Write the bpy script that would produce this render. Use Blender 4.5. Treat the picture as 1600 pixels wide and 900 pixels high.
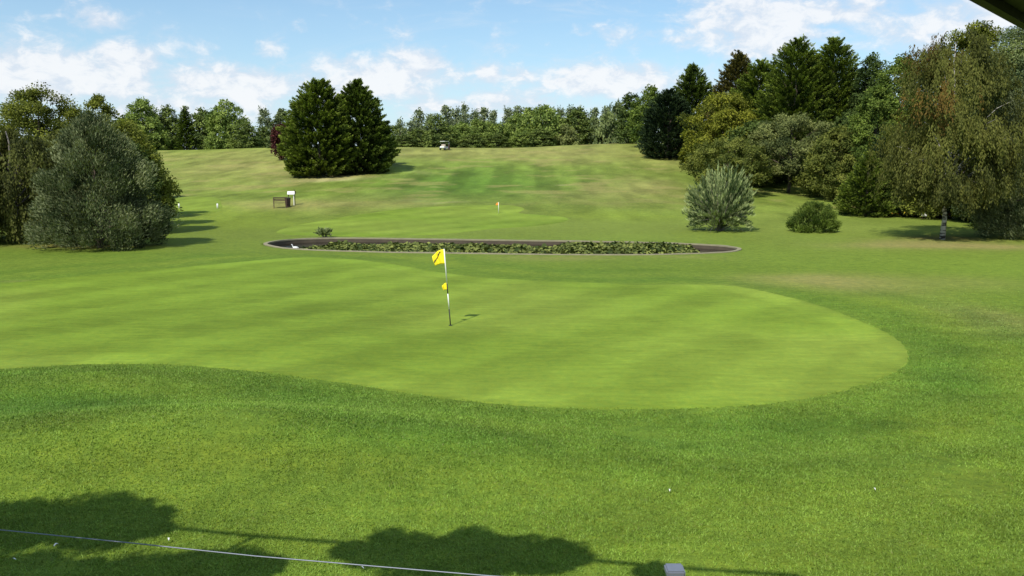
import bpy, math, random
import numpy as np
from mathutils import Vector, Matrix
from mathutils.geometry import delaunay_2d_cdt

for o in list(bpy.data.objects): bpy.data.objects.remove(o, do_unlink=True)
S = bpy.context.scene
COL = S.collection

# ------------------------------------------------------------------ camera
F, CX, CY, HC = 1300.0, 800.0, 450.0, 4.5
PITCH = math.radians(8.75)
cam_d = bpy.data.cameras.new('camera'); cam = bpy.data.objects.new('camera', cam_d); COL.objects.link(cam)
cam_d.sensor_width = 36; cam_d.lens = F/1600*36; cam_d.clip_end = 6000; cam_d.clip_start = .05
cam.location = (0, 0, HC); cam.rotation_euler = (math.pi/2-PITCH, 0, 0)
S.camera = cam
S.render.resolution_x, S.render.resolution_y = 1024, 576

# ------------------------------------------------------------------ light
SUN_EL, SUN_AZ = math.radians(49), math.radians(210)      # azimuth clockwise from +Y
TO_SUN = Vector((math.sin(SUN_AZ)*math.cos(SUN_EL), math.cos(SUN_AZ)*math.cos(SUN_EL), math.sin(SUN_EL)))
sd = bpy.data.lights.new('sun', 'SUN'); sd.energy = 5.0; sd.angle = math.radians(.53); sd.color = (1, .95, .86)
sun = bpy.data.objects.new('sun', sd); COL.objects.link(sun)
sun.rotation_euler = TO_SUN.to_track_quat('Z', 'Y').to_euler()
S.view_settings.view_transform = 'Standard'; S.view_settings.look = 'None'
S.view_settings.exposure = 0.04; S.view_settings.gamma = 1; S.view_settings.use_curve_mapping = False

def pix_azel(px, py):
    a, b = (px-CX)/F, (CY-py)/F
    x = a; y = math.cos(PITCH)+b*math.sin(PITCH); z = -math.sin(PITCH)+b*math.cos(PITCH)
    return math.atan2(x, y), math.atan2(z, math.hypot(x, y))

W = bpy.data.worlds.new('World'); S.world = W; W.use_nodes = True
nt = W.node_tree; nt.nodes.clear()
def N(t, **k):
    n = nt.nodes.new(t)
    for a, v in k.items(): setattr(n, a, v)
    return n
def M(op, a, b=None, c=None, clamp=False):
    n = N('ShaderNodeMath', operation=op, use_clamp=clamp)
    for i, v in enumerate((a, b, c)):
        if v is None: continue
        if isinstance(v, (int, float)): n.inputs[i].default_value = v
        else: nt.links.new(v, n.inputs[i])
    return n.outputs[0]
def smooth(v, lo, hi):
    n = N('ShaderNodeMapRange', interpolation_type='SMOOTHSTEP'); nt.links.new(v, n.inputs[0])
    n.inputs[1].default_value = lo; n.inputs[2].default_value = hi; return n.outputs[0]
def mixc(f, a, b):
    n = N('ShaderNodeMix', data_type='RGBA'); nt.links.new(f, n.inputs[0])
    for i, v in ((6, a), (7, b)):
        if isinstance(v, tuple): n.inputs[i].default_value = (*v, 1)
        else: nt.links.new(v, n.inputs[i])
    return n.outputs[2]
tc = N('ShaderNodeTexCoord'); sep = N('ShaderNodeSeparateXYZ'); nt.links.new(tc.outputs['Generated'], sep.inputs[0])
az = M('ARCTAN2', sep.outputs[0], sep.outputs[1]); el = M('ARCSINE', sep.outputs[2])
def dirnoise(sx, sy, scale, detail, rough, off=0, dist=0.0):
    cb = N('ShaderNodeCombineXYZ'); nt.links.new(M('MULTIPLY', az, sx), cb.inputs[0]); nt.links.new(M('MULTIPLY', el, sy), cb.inputs[1]); cb.inputs[2].default_value = off
    n = N('ShaderNodeTexNoise'); nt.links.new(cb.outputs[0], n.inputs['Vector'])
    n.inputs['Scale'].default_value = scale; n.inputs['Detail'].default_value = detail; n.inputs['Roughness'].default_value = rough; n.inputs['Distortion'].default_value = dist
    return n.outputs[0]
sky = N('ShaderNodeTexSky', sky_type='NISHITA', sun_disc=False, sun_elevation=SUN_EL, sun_rotation=SUN_AZ, altitude=50, air_density=1.0, dust_density=.4, ozone_density=1.6)
n_big = dirnoise(1, 1.9, 11, 9, .60, 3.1, .25)
n_fine = dirnoise(1, 1.6, 34, 8, .62, 8.7, .3)
n_wisp = dirnoise(1, 3.2, 5.5, 9, .66, 1.3, 1.6)
CLOUDS = [  # px, py, rx, ry, weight   (positions in the sky)
 (70,118,150,42,1.0),(190,98,52,30,1.0),(30,96,52,26,.85),(125,120,90,34,.9),(350,128,110,30,.95),(350,104,40,16,.6),(400,112,40,14,.65),
 (152,30,36,18,.75),(45,26,48,12,.22),(421,77,30,15,.72),(470,48,20,8,.3),
 (600,124,150,30,.85),(655,100,45,22,.95),(545,104,55,18,.7),(765,115,26,15,.8),(815,118,38,16,.75),(940,126,95,26,.95),(905,115,40,14,.75),(1000,110,60,18,.6),
 (1170,45,95,46,.95),(1140,18,70,26,.8),(1320,18,100,26,.7),(1240,70,90,30,.7),(1400,40,120,50,.5),(1500,20,120,60,.65),
 (250,168,330,34,.50),(800,165,330,30,.48),(1150,120,200,40,.45),(820,70,120,14,.18),(960,50,80,12,.25),(-120,100,120,50,.9),(1750,60,150,70,.8)]
acc = None
for (px, py, rx, ry, w) in CLOUDS:
    a0, e0 = pix_azel(px, py)
    dx = M('DIVIDE', M('SUBTRACT', az, a0), rx/F); dy = M('DIVIDE', M('SUBTRACT', el, e0), ry/F)
    # flat cloud base: sharper falloff beneath
    r2 = M('ADD', M('MULTIPLY', dx, dx), M('MULTIPLY', dy, dy))
    g = M('MULTIPLY', M('EXPONENT', M('MULTIPLY', r2, -.8)), w)
    acc = g if acc is None else M('MAXIMUM', acc, g)
# elsewhere in the sky (out of the photograph) clouds come from the noise alone
away = smooth(M('ABSOLUTE', az), .75, 1.1)
acc = M('MAXIMUM', acc, M('MULTIPLY', away, .12))
nz = M('ADD', M('MULTIPLY', n_big, .65), M('MULTIPLY', n_fine, .50))
dens = M('ADD', acc, M('MULTIPLY', M('SUBTRACT', nz, .57), 2.5))
cum = smooth(dens, .10, .80)
wisp = M('MULTIPLY', smooth(n_wisp, .47, .78), smooth(az, -.5, .35))
wisp = M('MULTIPLY', wisp, .55)
haze = M('EXPONENT', M('MULTIPLY', M('MAXIMUM', el, 0), -8.0))
haze = M('MULTIPLY', haze, .86)
haze = M('MAXIMUM', haze, M('MULTIPLY', smooth(az, .18, .62), .62))
hz2 = M('MULTIPLY', M('MULTIPLY', haze, 1.0), M('ADD', .75, M('MULTIPLY', n_big, .5)), clamp=True)
skyc = N('ShaderNodeMix', data_type='RGBA', blend_type='MULTIPLY'); skyc.inputs[0].default_value = 1
nt.links.new(sky.outputs[0], skyc.inputs[6]); skyc.inputs[7].default_value = (.97, 1.27, 1.38, 1)
shade = smooth(M('ADD', dens, M('MULTIPLY', M('SUBTRACT', n_fine, .5), 3.0)), .25, 1.15)
ccol = mixc(shade, (7.0, 7.7, 8.7), (9.3, 9.4, 9.6))
c1 = mixc(wisp, skyc.outputs[2], (8.0, 8.4, 8.8))
c2 = mixc(hz2, c1, (6.6, 7.8, 9.2))
c3 = mixc(M('MULTIPLY', cum, .88), c2, ccol)
bg = N('ShaderNodeBackground'); bg.inputs[1].default_value = .1; nt.links.new(c3, bg.inputs[0])
ow = N('ShaderNodeOutputWorld'); nt.links.new(bg.outputs[0], ow.inputs[0])

# ------------------------------------------------------------------ helpers
def tag(o, label=None, cat=None, group=None, kind=None):
    if label: o['label'] = label
    if cat: o['category'] = cat
    if group: o['group'] = group
    if kind: o['kind'] = kind
    return o
def empty(name, loc, label, cat, group=None, rz=0):
    o = bpy.data.objects.new(name, None); COL.objects.link(o); o.location = loc; o.rotation_euler = (0, 0, rz)
    o.empty_display_size = .2
    return tag(o, label, cat, group)
def mesh_obj(name, V, Fc, mat, parent=None, smooth_=False):
    me = bpy.data.meshes.new(name)
    me.from_pydata([tuple(v) for v in V], [], [tuple(f) for f in Fc]); me.update()
    me.materials.append(mat)
    if smooth_: me.shade_smooth()
    o = bpy.data.objects.new(name, me); COL.objects.link(o); o.parent = parent
    return o
class MB:
    """collects shapes into one mesh"""
    def __init__(s): s.V = []; s.F = []
    def add(s, V, Fc):
        b = len(s.V); s.V += [tuple(v) for v in V]; s.F += [tuple(i+b for i in f) for f in Fc]
    def box(s, c, d, rot=None, bev=.0):
        hx, hy, hz = d[0]/2, d[1]/2, d[2]/2
        k = min(bev, hx*.45, hy*.45, hz*.45)
        if k <= 0:
            V = [Vector((x*hx, y*hy, z*hz)) for z in (-1, 1) for y in (-1, 1) for x in (-1, 1)]
            Fc = [(0,2,3,1),(4,5,7,6),(0,1,5,4),(2,6,7,3),(0,4,6,2),(1,3,7,5)]
        else:
            import bmesh
            bm = bmesh.new(); bmesh.ops.create_cube(bm, size=1)
            for v in bm.verts: v.co = Vector((v.co.x*d[0], v.co.y*d[1], v.co.z*d[2]))
            bmesh.ops.bevel(bm, geom=bm.edges[:], offset=k, segments=2, affect='EDGES')
            bm.verts.ensure_lookup_table(); bm.verts.index_update()
            V = [v.co.copy() for v in bm.verts]; Fc = [[v.index for v in f.verts] for f in bm.faces]; bm.free()
        if rot is not None: V = [rot @ v for v in V]
        s.add([v+Vector(c) for v in V], Fc)
    def tube(s, pts, rad, n=8, cap=True):
        pts = [Vector(p) for p in pts]
        if isinstance(rad, (int, float)): rad = [rad]*len(pts)
        V = []; Fc = []; up = Vector((0, 0, 1))
        for i, p in enumerate(pts):
            d = (pts[min(i+1, len(pts)-1)]-pts[max(i-1, 0)]).normalized()
            a = d.cross(up if abs(d.z) < .95 else Vector((1, 0, 0))).normalized(); b = d.cross(a)
            for k in range(n):
                t = 2*math.pi*k/n; V.append(p+(a*math.cos(t)+b*math.sin(t))*rad[i])
        for i in range(len(pts)-1):
            for k in range(n):
                k2 = (k+1) % n; Fc.append((i*n+k, i*n+k2, (i+1)*n+k2, (i+1)*n+k))
        if cap: Fc.append(tuple(range(n))[::-1]); Fc.append(tuple((len(pts)-1)*n+k for k in range(n)))
        s.add(V, Fc)
    def build(s, name, mat, parent=None, sm=False): return mesh_obj(name, s.V, s.F, mat, parent, sm)

def mat(name, col, rough=.7, metal=0, noise=0, nscale=8, bump=0, coat=0):
    m = bpy.data.materials.new(name); m.use_nodes = True; t = m.node_tree; p = t.nodes['Principled BSDF']
    p.inputs['Base Color'].default_value = (*col, 1); p.inputs['Roughness'].default_value = rough; p.inputs['Metallic'].default_value = metal
    if noise:
        tc = t.nodes.new('ShaderNodeTexCoord'); n = t.nodes.new('ShaderNodeTexNoise'); n.inputs['Scale'].default_value = nscale; n.inputs['Detail'].default_value = 6
        t.links.new(tc.outputs['Object'], n.inputs['Vector'])
        r = t.nodes.new('ShaderNodeMapRange'); r.inputs[3].default_value = 1-noise; r.inputs[4].default_value = 1+noise; t.links.new(n.outputs[0], r.inputs[0])
        x = t.nodes.new('ShaderNodeVectorMath'); x.operation = 'SCALE'; x.inputs[0].default_value = col; t.links.new(r.outputs[0], x.inputs[3])
        t.links.new(x.outputs[0], p.inputs['Base Color'])
        if bump:
            b = t.nodes.new('ShaderNodeBump'); b.inputs['Strength'].default_value = bump; b.inputs['Distance'].default_value = .02
            t.links.new(n.outputs[0], b.inputs['Height']); t.links.new(b.outputs[0], p.inputs['Normal'])
    return m

def _h(ix, iy, seed):
    v = np.sin(ix*127.1+iy*311.7+seed*74.7)*43758.5453
    return v-np.floor(v)
def vnoise(x, y, seed=0):
    x = np.asarray(x, float); y = np.asarray(y, float)
    ix = np.floor(x); iy = np.floor(y); fx = x-ix; fy = y-iy
    fx = fx*fx*(3-2*fx); fy = fy*fy*(3-2*fy)
    a = _h(ix, iy, seed); b = _h(ix+1, iy, seed); c = _h(ix, iy+1, seed); d = _h(ix+1, iy+1, seed)
    return (a*(1-fx)+b*fx)*(1-fy)+(c*(1-fx)+d*fx)*fy
def fbm(x, y, seed=0, o=4):
    s = 0; a = .5; t = 0
    for i in range(o):
        s = s+a*vnoise(x*2**i, y*2**i, seed+i*13); t += a; a *= .55
    return s/t
def sst(v, a, b):
    t = np.clip((np.asarray(v, float)-a)/(b-a), 0, 1); return t*t*(3-2*t)

# ------------------------------------------------------------------ terrain
def zf(X, Y):
    X = np.asarray(X, float); Y = np.asarray(Y, float)
    k = np.clip(X/np.maximum(Y, 1.0), -1.2, 1.2)
    top = 6.9+.9*sst(k, -.05, .2)-.75*sst(-k, .15, .45)
    t = np.clip((Y-62-5*sst(k, .2, .5))/88, 0, 1)
    z = top*np.power(t, 1.32)
    z = np.where(Y > 150, z-(Y-150)*.02*sst(Y, 150, 170), z)
    z = np.maximum(z, np.where(Y > 150, top-3, -9))
    # soft undulations of the course
    u = (fbm(X/38+3, Y/38, 5, 3)-.5)*1.0*sst(Y, 50, 95)+(fbm(X/13, Y/13, 9, 2)-.5)*.28*sst(Y, 52, 80)
    z = z+u*(1-sst(Y, 200, 400))
    # mound in the foreground left, swale round the green
    z = z+.66*np.exp(-(((X+4.6)/5.0)**2+((Y-12.6)/1.65)**2))
    z = z+.18*np.exp(-(((X+10)/4)**2+((Y-16.0)/1.2)**2))
    z = z-.12*np.exp(-(((X-3.5)/9)**2+((Y-13.3)/1.1)**2))
    z = z+(fbm(X/5.0, Y/5.0, 31, 2)-.5)*.10*(1-sst(Y, 20, 34))
    return z
def z1(x, y): return float(zf(x, y))
def ray(px, py):
    a, b = (px-CX)/F, (CY-py)/F
    return Vector((a, math.cos(PITCH)+b*math.sin(PITCH), -math.sin(PITCH)+b*math.cos(PITCH)))
def hit(px, py, ymax=400):
    """where the line of sight through a point of the photograph meets the ground"""
    d = ray(px, py); t = 5.0
    while t < ymax:
        if HC+d.z*t < z1(d.x*t, d.y*t):
            lo, hi = t-.5, t
            for _ in range(22):
                m = (lo+hi)/2
                if HC+d.z*m < z1(d.x*m, d.y*m): hi = m
                else: lo = m
            return Vector((d.x*hi, d.y*hi, z1(d.x*hi, d.y*hi)))
        t += .5
    d2 = ymax*.4/d.y
    return Vector((d.x*d2, d.y*d2, z1(d.x*d2, d.y*d2)))
def at_y(px, Y):                       # ground point at depth Y in the direction of column px
    x = (px-CX)/F*Y*1.0
    for _ in range(3):
        dep = Y*math.cos(PITCH)-(z1(x, Y)-HC)*math.sin(PITCH); x = (px-CX)/F*dep
    return Vector((x, Y, z1(x, Y)))
def height_to(P, py):                  # height above P at which something standing on P reaches row py
    b = (CY-py)/F; c, s = math.cos(PITCH), math.sin(PITCH)
    # solve (z-H)*c + Y*s = b*(Y*c-(z-H)*s)
    zz = P.y*(b*c-s)/(c+b*s)
    return HC+zz-P.z
def mpp(P): return (P.y*math.cos(PITCH)-(P.z-HC)*math.sin(PITCH))/F   # metres per photo pixel

def catmull(pts, n=8):
    out = []; m = len(pts)
    for i in range(m):
        p0, p1, p2, p3 = [np.array(pts[(i+j-1) % m], float) for j in range(4)]
        for k in range(n):
            t = k/n
            out.append(tuple(.5*((2*p1)+(-p0+p2)*t+(2*p0-5*p1+4*p2-p3)*t*t+(-p0+3*p1-3*p2+p3)*t**3)))
    return out
def inside(X, Y, poly):
    X = np.asarray(X, float); Y = np.asarray(Y, float); r = np.zeros(X.shape, bool)
    n = len(poly)
    for i in range(n):
        x1, y1 = poly[i]; x2, y2 = poly[(i+1) % n]
        if y1 == y2: continue
        c = ((y1 > Y) != (y2 > Y)) & (X < (x2-x1)*(Y-y1)/(y2-y1)+x1); r ^= c
    return r
def outline(px):
    w = [hit(*p) for p in px]
    return catmull([(p.x, p.y) for p in w], 8)

GREEN = outline([(-300,520),(-220,566),(-100,578),(0,576),(100,570),(200,568),(300,571),(400,580),(500,592),(600,607),(700,622),(800,632),(900,637),(1000,638),(1100,636),(1200,629),(1280,617),(1350,599),(1400,577),(1416,559),(1409,540),(1383,520),(1340,501),(1285,480),(1225,463),(1165,450),(1110,445),(1000,444),(900,441),(800,437),(730,431),(670,423),(600,411),(530,404),(460,403),(380,409),(250,421),(100,434),(0,444),(-150,462)])
GREEN2 = outline([(440,364),(470,352),(530,341),(590,332),(650,325),(720,322),(790,321),(814,326),(806,333),(840,336),(874,339),(882,343),(868,348),(830,353),(780,356),(730,361),(680,366),(600,368),(520,368)])
TEE = outline([(262,312),(300,308),(332,309),(341,318),(338,330),(300,333),(262,332)])
PONDPX = [(415,381),(432,377),(465,374),(510,372.5),(560,372.5),(640,373.5),(740,375),(850,376.5),(950,378),(1040,380),(1100,382.5),(1135,385),(1155,389),(1142,393.5),(1090,396.5),(1000,398.5),(900,398.5),(800,397.5),(700,396),(600,394.5),(500,391.5),(450,388.5),(425,385)]
POND = outline(PONDPX)
def offset(poly, d):
    P = np.array(poly); a = .5*np.sum(P[:, 0]*np.roll(P[:, 1], -1)-np.roll(P[:, 0], -1)*P[:, 1]); sgn = 1 if a > 0 else -1
    T = np.roll(P, -1, 0)-np.roll(P, 1, 0); T /= np.linalg.norm(T, axis=1)[:, None]+1e-9
    return [tuple(v) for v in P+sgn*d*np.stack([T[:, 1], -T[:, 0]], 1)]

# ------------------------------------------------------------------ turf colours
LUSH = np.array((.072, .150, .019)); MID = np.array((.126, .200, .026)); DRY = np.array((.262, .246, .090)); PALE = np.array((.40, .36, .19)); PUTT = np.array((.184, .268, .038)); BROWN = np.array((.150, .105, .045)); YG = np.array((.178, .255, .030))
def patch(px, py, rx, ry, col, w):
    c = hit(px, py); xw = rx*mpp(c); a = hit(px, py+ry); b = hit(px, py-ry); yw = max(.4, abs(b.y-a.y)/2)
    return (c.x, c.y, xw, yw, col, w)
PATCH = [patch(*p) for p in [
 (350,262,110,22,DRY,.55),(300,245,90,8,DRY,.35),(440,262,45,14,DRY,.6),(430,292,60,5,DRY,.6),(470,318,110,9,DRY,.9),(560,322,90,6,DRY,.55),(620,303,90,12,DRY,.6),
 (520,277,75,5,PALE,.8),(700,238,330,9,DRY,.6),(850,228,260,5,DRY,.65),(960,292,70,10,DRY,.6),(1020,290,70,15,DRY,.65),(930,305,110,9,DRY,.5),(1040,252,60,10,DRY,.45),(900,240,120,9,DRY,.5),
 (878,288,17,1.6,PALE,.9),(660,318,70,4,DRY,.5),(820,318,60,4,DRY,.35),(640,312,36,2.5,PALE,.35),(700,317,30,2,PALE,.4),(665,268,25,3,PALE,.3),(895,250,60,6,DRY,.4),
 (1290,438,120,13,DRY,.85),(1380,452,90,12,DRY,.4),(1545,500,85,30,DRY,.6),(1500,440,100,14,DRY,.3),(1472,384,125,6,DRY,1.2),(1560,386,60,4,DRY,.9),(1472,372,65,5,BROWN,.7),(1420,378,70,5,DRY,.8),(880,403,90,4,DRY,.5),(1080,402,60,3,DRY,.35),
 (30,440,50,3,DRY,.5),(740,283,200,30,LUSH,.85),(690,300,130,14,LUSH,.5),(330,340,90,14,YG,.5),(360,352,160,10,YG,.5),(960,338,90,9,YG,.45),(200,398,260,5,LUSH,.3),
 (90,632,230,22,LUSH,.8),(330,618,260,14,LUSH,.6),(640,665,260,20,LUSH,.6),(960,690,300,18,LUSH,.65),(1300,668,200,18,LUSH,.5),(1480,590,70,60,LUSH,.55),(1500,540,90,30,LUSH,.5),(1360,455,60,8,LUSH,.3),
 (330,700,240,30,YG,.5),(1300,760,300,60,YG,.42),(1540,700,120,60,YG,.4),(900,740,260,30,YG,.15),(120,760,200,20,YG,.25),(1060,420,420,9,MID,.6),(500,860,300,30,YG,.25),(1100,870,300,30,YG,.3),
 (1450,333,40,4,BROWN,.9),(1345,325,60,4,BROWN,.6),(1560,365,60,9,BROWN,.5),(110,385,110,4,BROWN,.7),(545,272,60,3,BROWN,.8),(1045,240,40,3,BROWN,.8),(1230,300,60,5,DRY,.3)]]
def turf(X, Y):
    X = np.asarray(X, float); Y = np.asarray(Y, float)
    n1 = fbm(X/7, Y/7, 1, 4)[..., None]; n2 = fbm(X/22, Y/22, 2, 3)[..., None]
    near = (1-sst(Y, 26, 60))[..., None]
    c = MID*(.76+.38*n1+.22*n2)
    c = c*(1-.20*(1-near))+DRY*.20*(1-near)*(n2*1.0+.5)
    wx = X+(fbm(X/6, Y/6, 21, 3)-.5)*6*sst(Y, 8, 60); wy = Y+(fbm(X/5, Y/9, 22, 3)-.5)*9*sst(Y, 30, 90)+(fbm(X/2, Y/2, 23, 3)-.5)*1.2
    for (x, y, rx, ry, col, w) in PATCH:
        g = (w*.82 if col is DRY else w)*np.exp(-1.1*(((wx-x)/rx)**2+((wy-y)/ry)**2)); g = g[..., None]
        c = c*(1-g)+col*g*(.85+.3*n1)
    # rings of longer and shorter grass mown round the green
    m = (Y > 6) & (Y < 40) & (np.abs(X) < 26)
    if m.any():
        d = np.full(X.shape, 99.0); d[m] = dist_poly(X[m], Y[m], GREEN)
        d = d+(fbm(X/3, Y/3, 71, 3)-.5)*1.6
        k = np.exp(-((d-.9)/.9)**2)*.42*(.4+1.1*fbm(X/4, Y/4, 72, 2))+np.exp(-((d-3.4)/.8)**2)*.40*sst(fbm(X/5, Y/5, 73, 2), .35, .6)
        k = np.clip(k, 0, .75)[..., None]; c = c*(1-k)+LUSH*k*(.85+.3*n1)
        k = (np.exp(-((d-2.2)/.6)**2)*.34*sst(fbm(X/3.5, Y/3.5, 75, 2), .4, .65))[..., None]; c = c*(1-k)+YG*k
    wsp = (fbm(X/1.8, Y/.7, 74, 3)-.5)*(1-sst(Y, 18, 34)); c = c*(1+.5*wsp)[..., None]
    # mowing stripes of the hill fairway
    hp = sst(Y, 80, 88)*(1-sst(Y, 112, 124))*sst(X, -24, -16)*(1-sst(X, 8, 14))
    st = sst(np.sin((X-(Y-95)*.02)*2*math.pi/5.2), -.35, .35)
    c = c*(1+(hp*(st-.5)*.24)[..., None])
    # fibrous patchiness of dry turf on the slope
    sp = (fbm(X/1.6, Y/4.5, 41, 4)-.5)*sst(Y, 50, 75); c = c*(1+.95*sp)[..., None]
    sp2 = sst(fbm(X/4.2, Y/3.4, 47, 4), .56, .72)*sst(Y, 60, 90)*(1-sst(Y, 150, 170)); c = c*(1-.45*sp2[..., None])+DRY*1.1*.45*sp2[..., None]
    return c
def dist_poly(X, Y, poly):
    P = np.array(poly)[::2]; A = P; B = np.roll(P, -1, 0); best = np.full(X.shape, 1e9)
    for (ax, ay), (bx, by) in zip(A, B):
        dx, dy = bx-ax, by-ay; t = np.clip(((X-ax)*dx+(Y-ay)*dy)/(dx*dx+dy*dy+1e-9), 0, 1)
        best = np.minimum(best, (X-ax-t*dx)**2+(Y-ay-t*dy)**2)
    return np.sqrt(best)
def putt(X, Y, edge=None):
    X = np.asarray(X, float); Y = np.asarray(Y, float)
    wx = X+(fbm(X/6, Y/6, 61, 2)-.5)*.9
    a = math.radians(38); d = wx*math.cos(a)-Y*math.sin(a)*.9
    st = sst(np.sin(d*2*math.pi/3.0), -.5, .5)
    n = fbm(X/4, Y/4, 3, 4); n2 = fbm(X/1.1, Y/1.6, 4, 3); n3 = fbm(X/11, Y/8, 6, 3)
    f = .92+.14*(st-.5)+.42*(n-.5)+.16*(n2-.5)
    f = f+.22*(fbm(X/2.2, Y/.55, 62, 3)-.5)
    if edge is not None:                                      # the last mower lap round the rim
        d = dist_poly(X, Y, edge); f = f+.09*sst(d, .0, .15)*(1-sst(d, .9, 1.3))-.03*np.exp(-((d-1.35)/.2)**2)
    g = sst(n3, .38, .62)[..., None]
    return (PUTT*(1-.55*g)+np.array((.124, .218, .019))*.55*g)*f[..., None]

def turf_mat(name, fine, bumpd, speck):
    m = bpy.data.materials.new(name); m.use_nodes = True; t = m.node_tree; p = t.nodes['Principled BSDF']; L = t.links.new
    at = t.nodes.new('ShaderNodeAttribute'); at.attribute_name = 'turf'
    g = t.nodes.new('ShaderNodeNewGeometry')
    def noise(sc, det, ro=.6):
        n = t.nodes.new('ShaderNodeTexNoise'); n.inputs['Scale'].default_value = sc; n.inputs['Detail'].default_value = det; n.inputs['Roughness'].default_value = ro; L(g.outputs['Position'], n.inputs['Vector']); return n.outputs[0]
    def mr(v, a, b, c, d):
        n = t.nodes.new('ShaderNodeMapRange'); L(v, n.inputs[0])
        for i, q in enumerate((a, b, c, d)): n.inputs[i+1].default_value = q
        return n.outputs[0]
    def mul(a, b):
        n = t.nodes.new('ShaderNodeMath'); n.operation = 'MULTIPLY'; L(a, n.inputs[0]); L(b, n.inputs[1]); return n.outputs[0]
    nf = noise(fine, 5, .75); nm = noise(fine*.16, 5, .65); nl = noise(1.1, 5, .6)
    mp = t.nodes.new('ShaderNodeMapping'); mp.inputs['Scale'].default_value = (.8, 3.2, 1); L(g.outputs['Position'], mp.inputs[0])
    sn = t.nodes.new('ShaderNodeTexNoise'); sn.inputs['Scale'].default_value = 1.6; sn.inputs['Detail'].default_value = 6; sn.inputs['Roughness'].default_value = .65; L(mp.outputs[0], sn.inputs['Vector'])
    f = mul(mul(mr(nf, .3, .7, 1-speck, 1+speck), mr(nm, .3, .7, 1-speck*.55, 1+speck*.55)), mul(mr(nl, .3, .7, .92, 1.08), mr(sn.outputs[0], .3, .7, .86, 1.14)))
    x = t.nodes.new('ShaderNodeVectorMath'); x.operation = 'SCALE'; L(at.outputs['Color'], x.inputs[0]); L(f, x.inputs[3])
    # hue wander between bluish and yellow blades
    hm = t.nodes.new('ShaderNodeMix'); hm.data_type = 'RGBA'; hm.blend_type = 'MULTIPLY'; L(mr(nm, .35, .65, 0, 1), hm.inputs[0]); L(x.outputs[0], hm.inputs[6]); hm.inputs[7].default_value = (1.14, 1.0, .9, 1)
    L(hm.outputs[2], p.inputs['Base Color'])
    p.inputs['Roughness'].default_value = .75; p.inputs['Specular IOR Level'].default_value = .05
    b = t.nodes.new('ShaderNodeBump'); b.inputs['Strength'].default_value = .75; b.inputs['Distance'].default_value = bumpd
    L(nf, b.inputs['Height']); L(b.outputs[0], p.inputs['Normal'])
    return m
M_TURF = turf_mat('rough_turf', 26, .05, .34); M_PUTT = turf_mat('putting_turf', 40, .010, .13)
def set_turf(me, C):
    a = me.color_attributes.new('turf', 'FLOAT_COLOR', 'POINT'); b = np.ones((len(C), 4), np.float32); b[:, :3] = C; a.data.foreach_set('color', b.ravel())

def grid_mesh(name, V, nr, nc):
    me = bpy.data.meshes.new(name); nv = nr*nc; me.vertices.add(nv); me.vertices.foreach_set('co', V.astype(np.float32).ravel())
    i = (np.arange(nr-1)[:, None]*nc+np.arange(nc-1)[None]).ravel()
    q = np.stack([i, i+1, i+nc+1, i+nc], 1).ravel()
    nf = len(i); me.loops.add(nf*4); me.loops.foreach_set('vertex_index', q.astype(np.int32)); me.polygons.add(nf)
    me.polygons.foreach_set('loop_start', (np.arange(nf)*4).astype(np.int32)); me.update(calc_edges=True); me.validate(); me.shade_smooth()
    return me
rows = np.concatenate([np.linspace(-40, 7, 14), np.arange(7.25, 37, .22), np.arange(37, 52, .12), np.arange(52, 95, .4), np.arange(95, 160, .8), np.geomspace(160, 3500, 50)])
u = np.concatenate([np.linspace(-1.6, -.56, 40, endpoint=False), np.arange(-.56, .56, .0019), np.linspace(.56, 1.6, 40)])
YY, UU = np.meshgrid(rows, u, indexing='ij'); XX = UU*(YY+60)
ZZ = zf(XX, YY); cols = turf(XX, YY)
msk = inside(XX, YY, offset(POND, .0)); ZZ = np.where(msk, -.9, ZZ)
me = grid_mesh('ground', np.stack([XX, YY, ZZ], -1).reshape(-1, 3), *XX.shape)
set_turf(me, cols.reshape(-1, 3)); me.materials.append(M_TURF)
ground = bpy.data.objects.new('ground', me); COL.objects.link(ground); tag(ground, kind='structure')

def sheet(name, poly, step, lift, colf, material):
    rnd = random.Random(4)
    P = np.array(poly); lo, hi = P.min(0), P.max(0)
    gx, gy = np.meshgrid(np.arange(lo[0], hi[0], step), np.arange(lo[1], hi[1], step))
    m = inside(gx, gy, offset(poly, -step*.4)); pts = [tuple(p) for p in P]+list(zip(gx[m].tolist(), gy[m].tolist()))
    v, e, f, *_ = delaunay_2d_cdt([Vector(p) for p in pts], [(i, (i+1) % len(P)) for i in range(len(P))], [], 1, 1e-5)
    X = np.array([p[0] for p in v]); Y = np.array([p[1] for p in v]); Z = zf(X, Y)+lift
    # a turned-down rim closes the edge of the sheet
    nb = len(P); nv = len(X); f = [tuple(q) for q in f]
    d_ = np.array(offset(poly, .10 if lift < .015 else .35)); X = np.concatenate([X, d_[:, 0]]); Y = np.concatenate([Y, d_[:, 1]]); Z = np.concatenate([Z, zf(d_[:, 0], d_[:, 1])-.01])
    ccw = np.sum(P[:, 0]*np.roll(P[:, 1], -1)-np.roll(P[:, 0], -1)*P[:, 1]) > 0
    f = [q if (X[q[1]]-X[q[0]])*(Y[q[2]]-Y[q[0]])-(X[q[2]]-X[q[0]])*(Y[q[1]]-Y[q[0]]) > 0 else q[::-1] for q in f]
    f += [((i, nv+i, nv+(i+1) % nb, (i+1) % nb) if ccw else (i, (i+1) % nb, nv+(i+1) % nb, nv+i)) for i in range(nb)]
    o = mesh_obj(name, np.stack([X, Y, Z], 1).tolist(), f, material, None, True)
    set_turf(o.data, colf(X, Y)); return tag(o, kind='structure')
wob = lambda poly, a, s: [(x+(float(vnoise(x*s, y*s, 7))-.5)*a, y+(float(vnoise(x*s, y*s, 8))-.5)*a) for x, y in poly]
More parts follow.
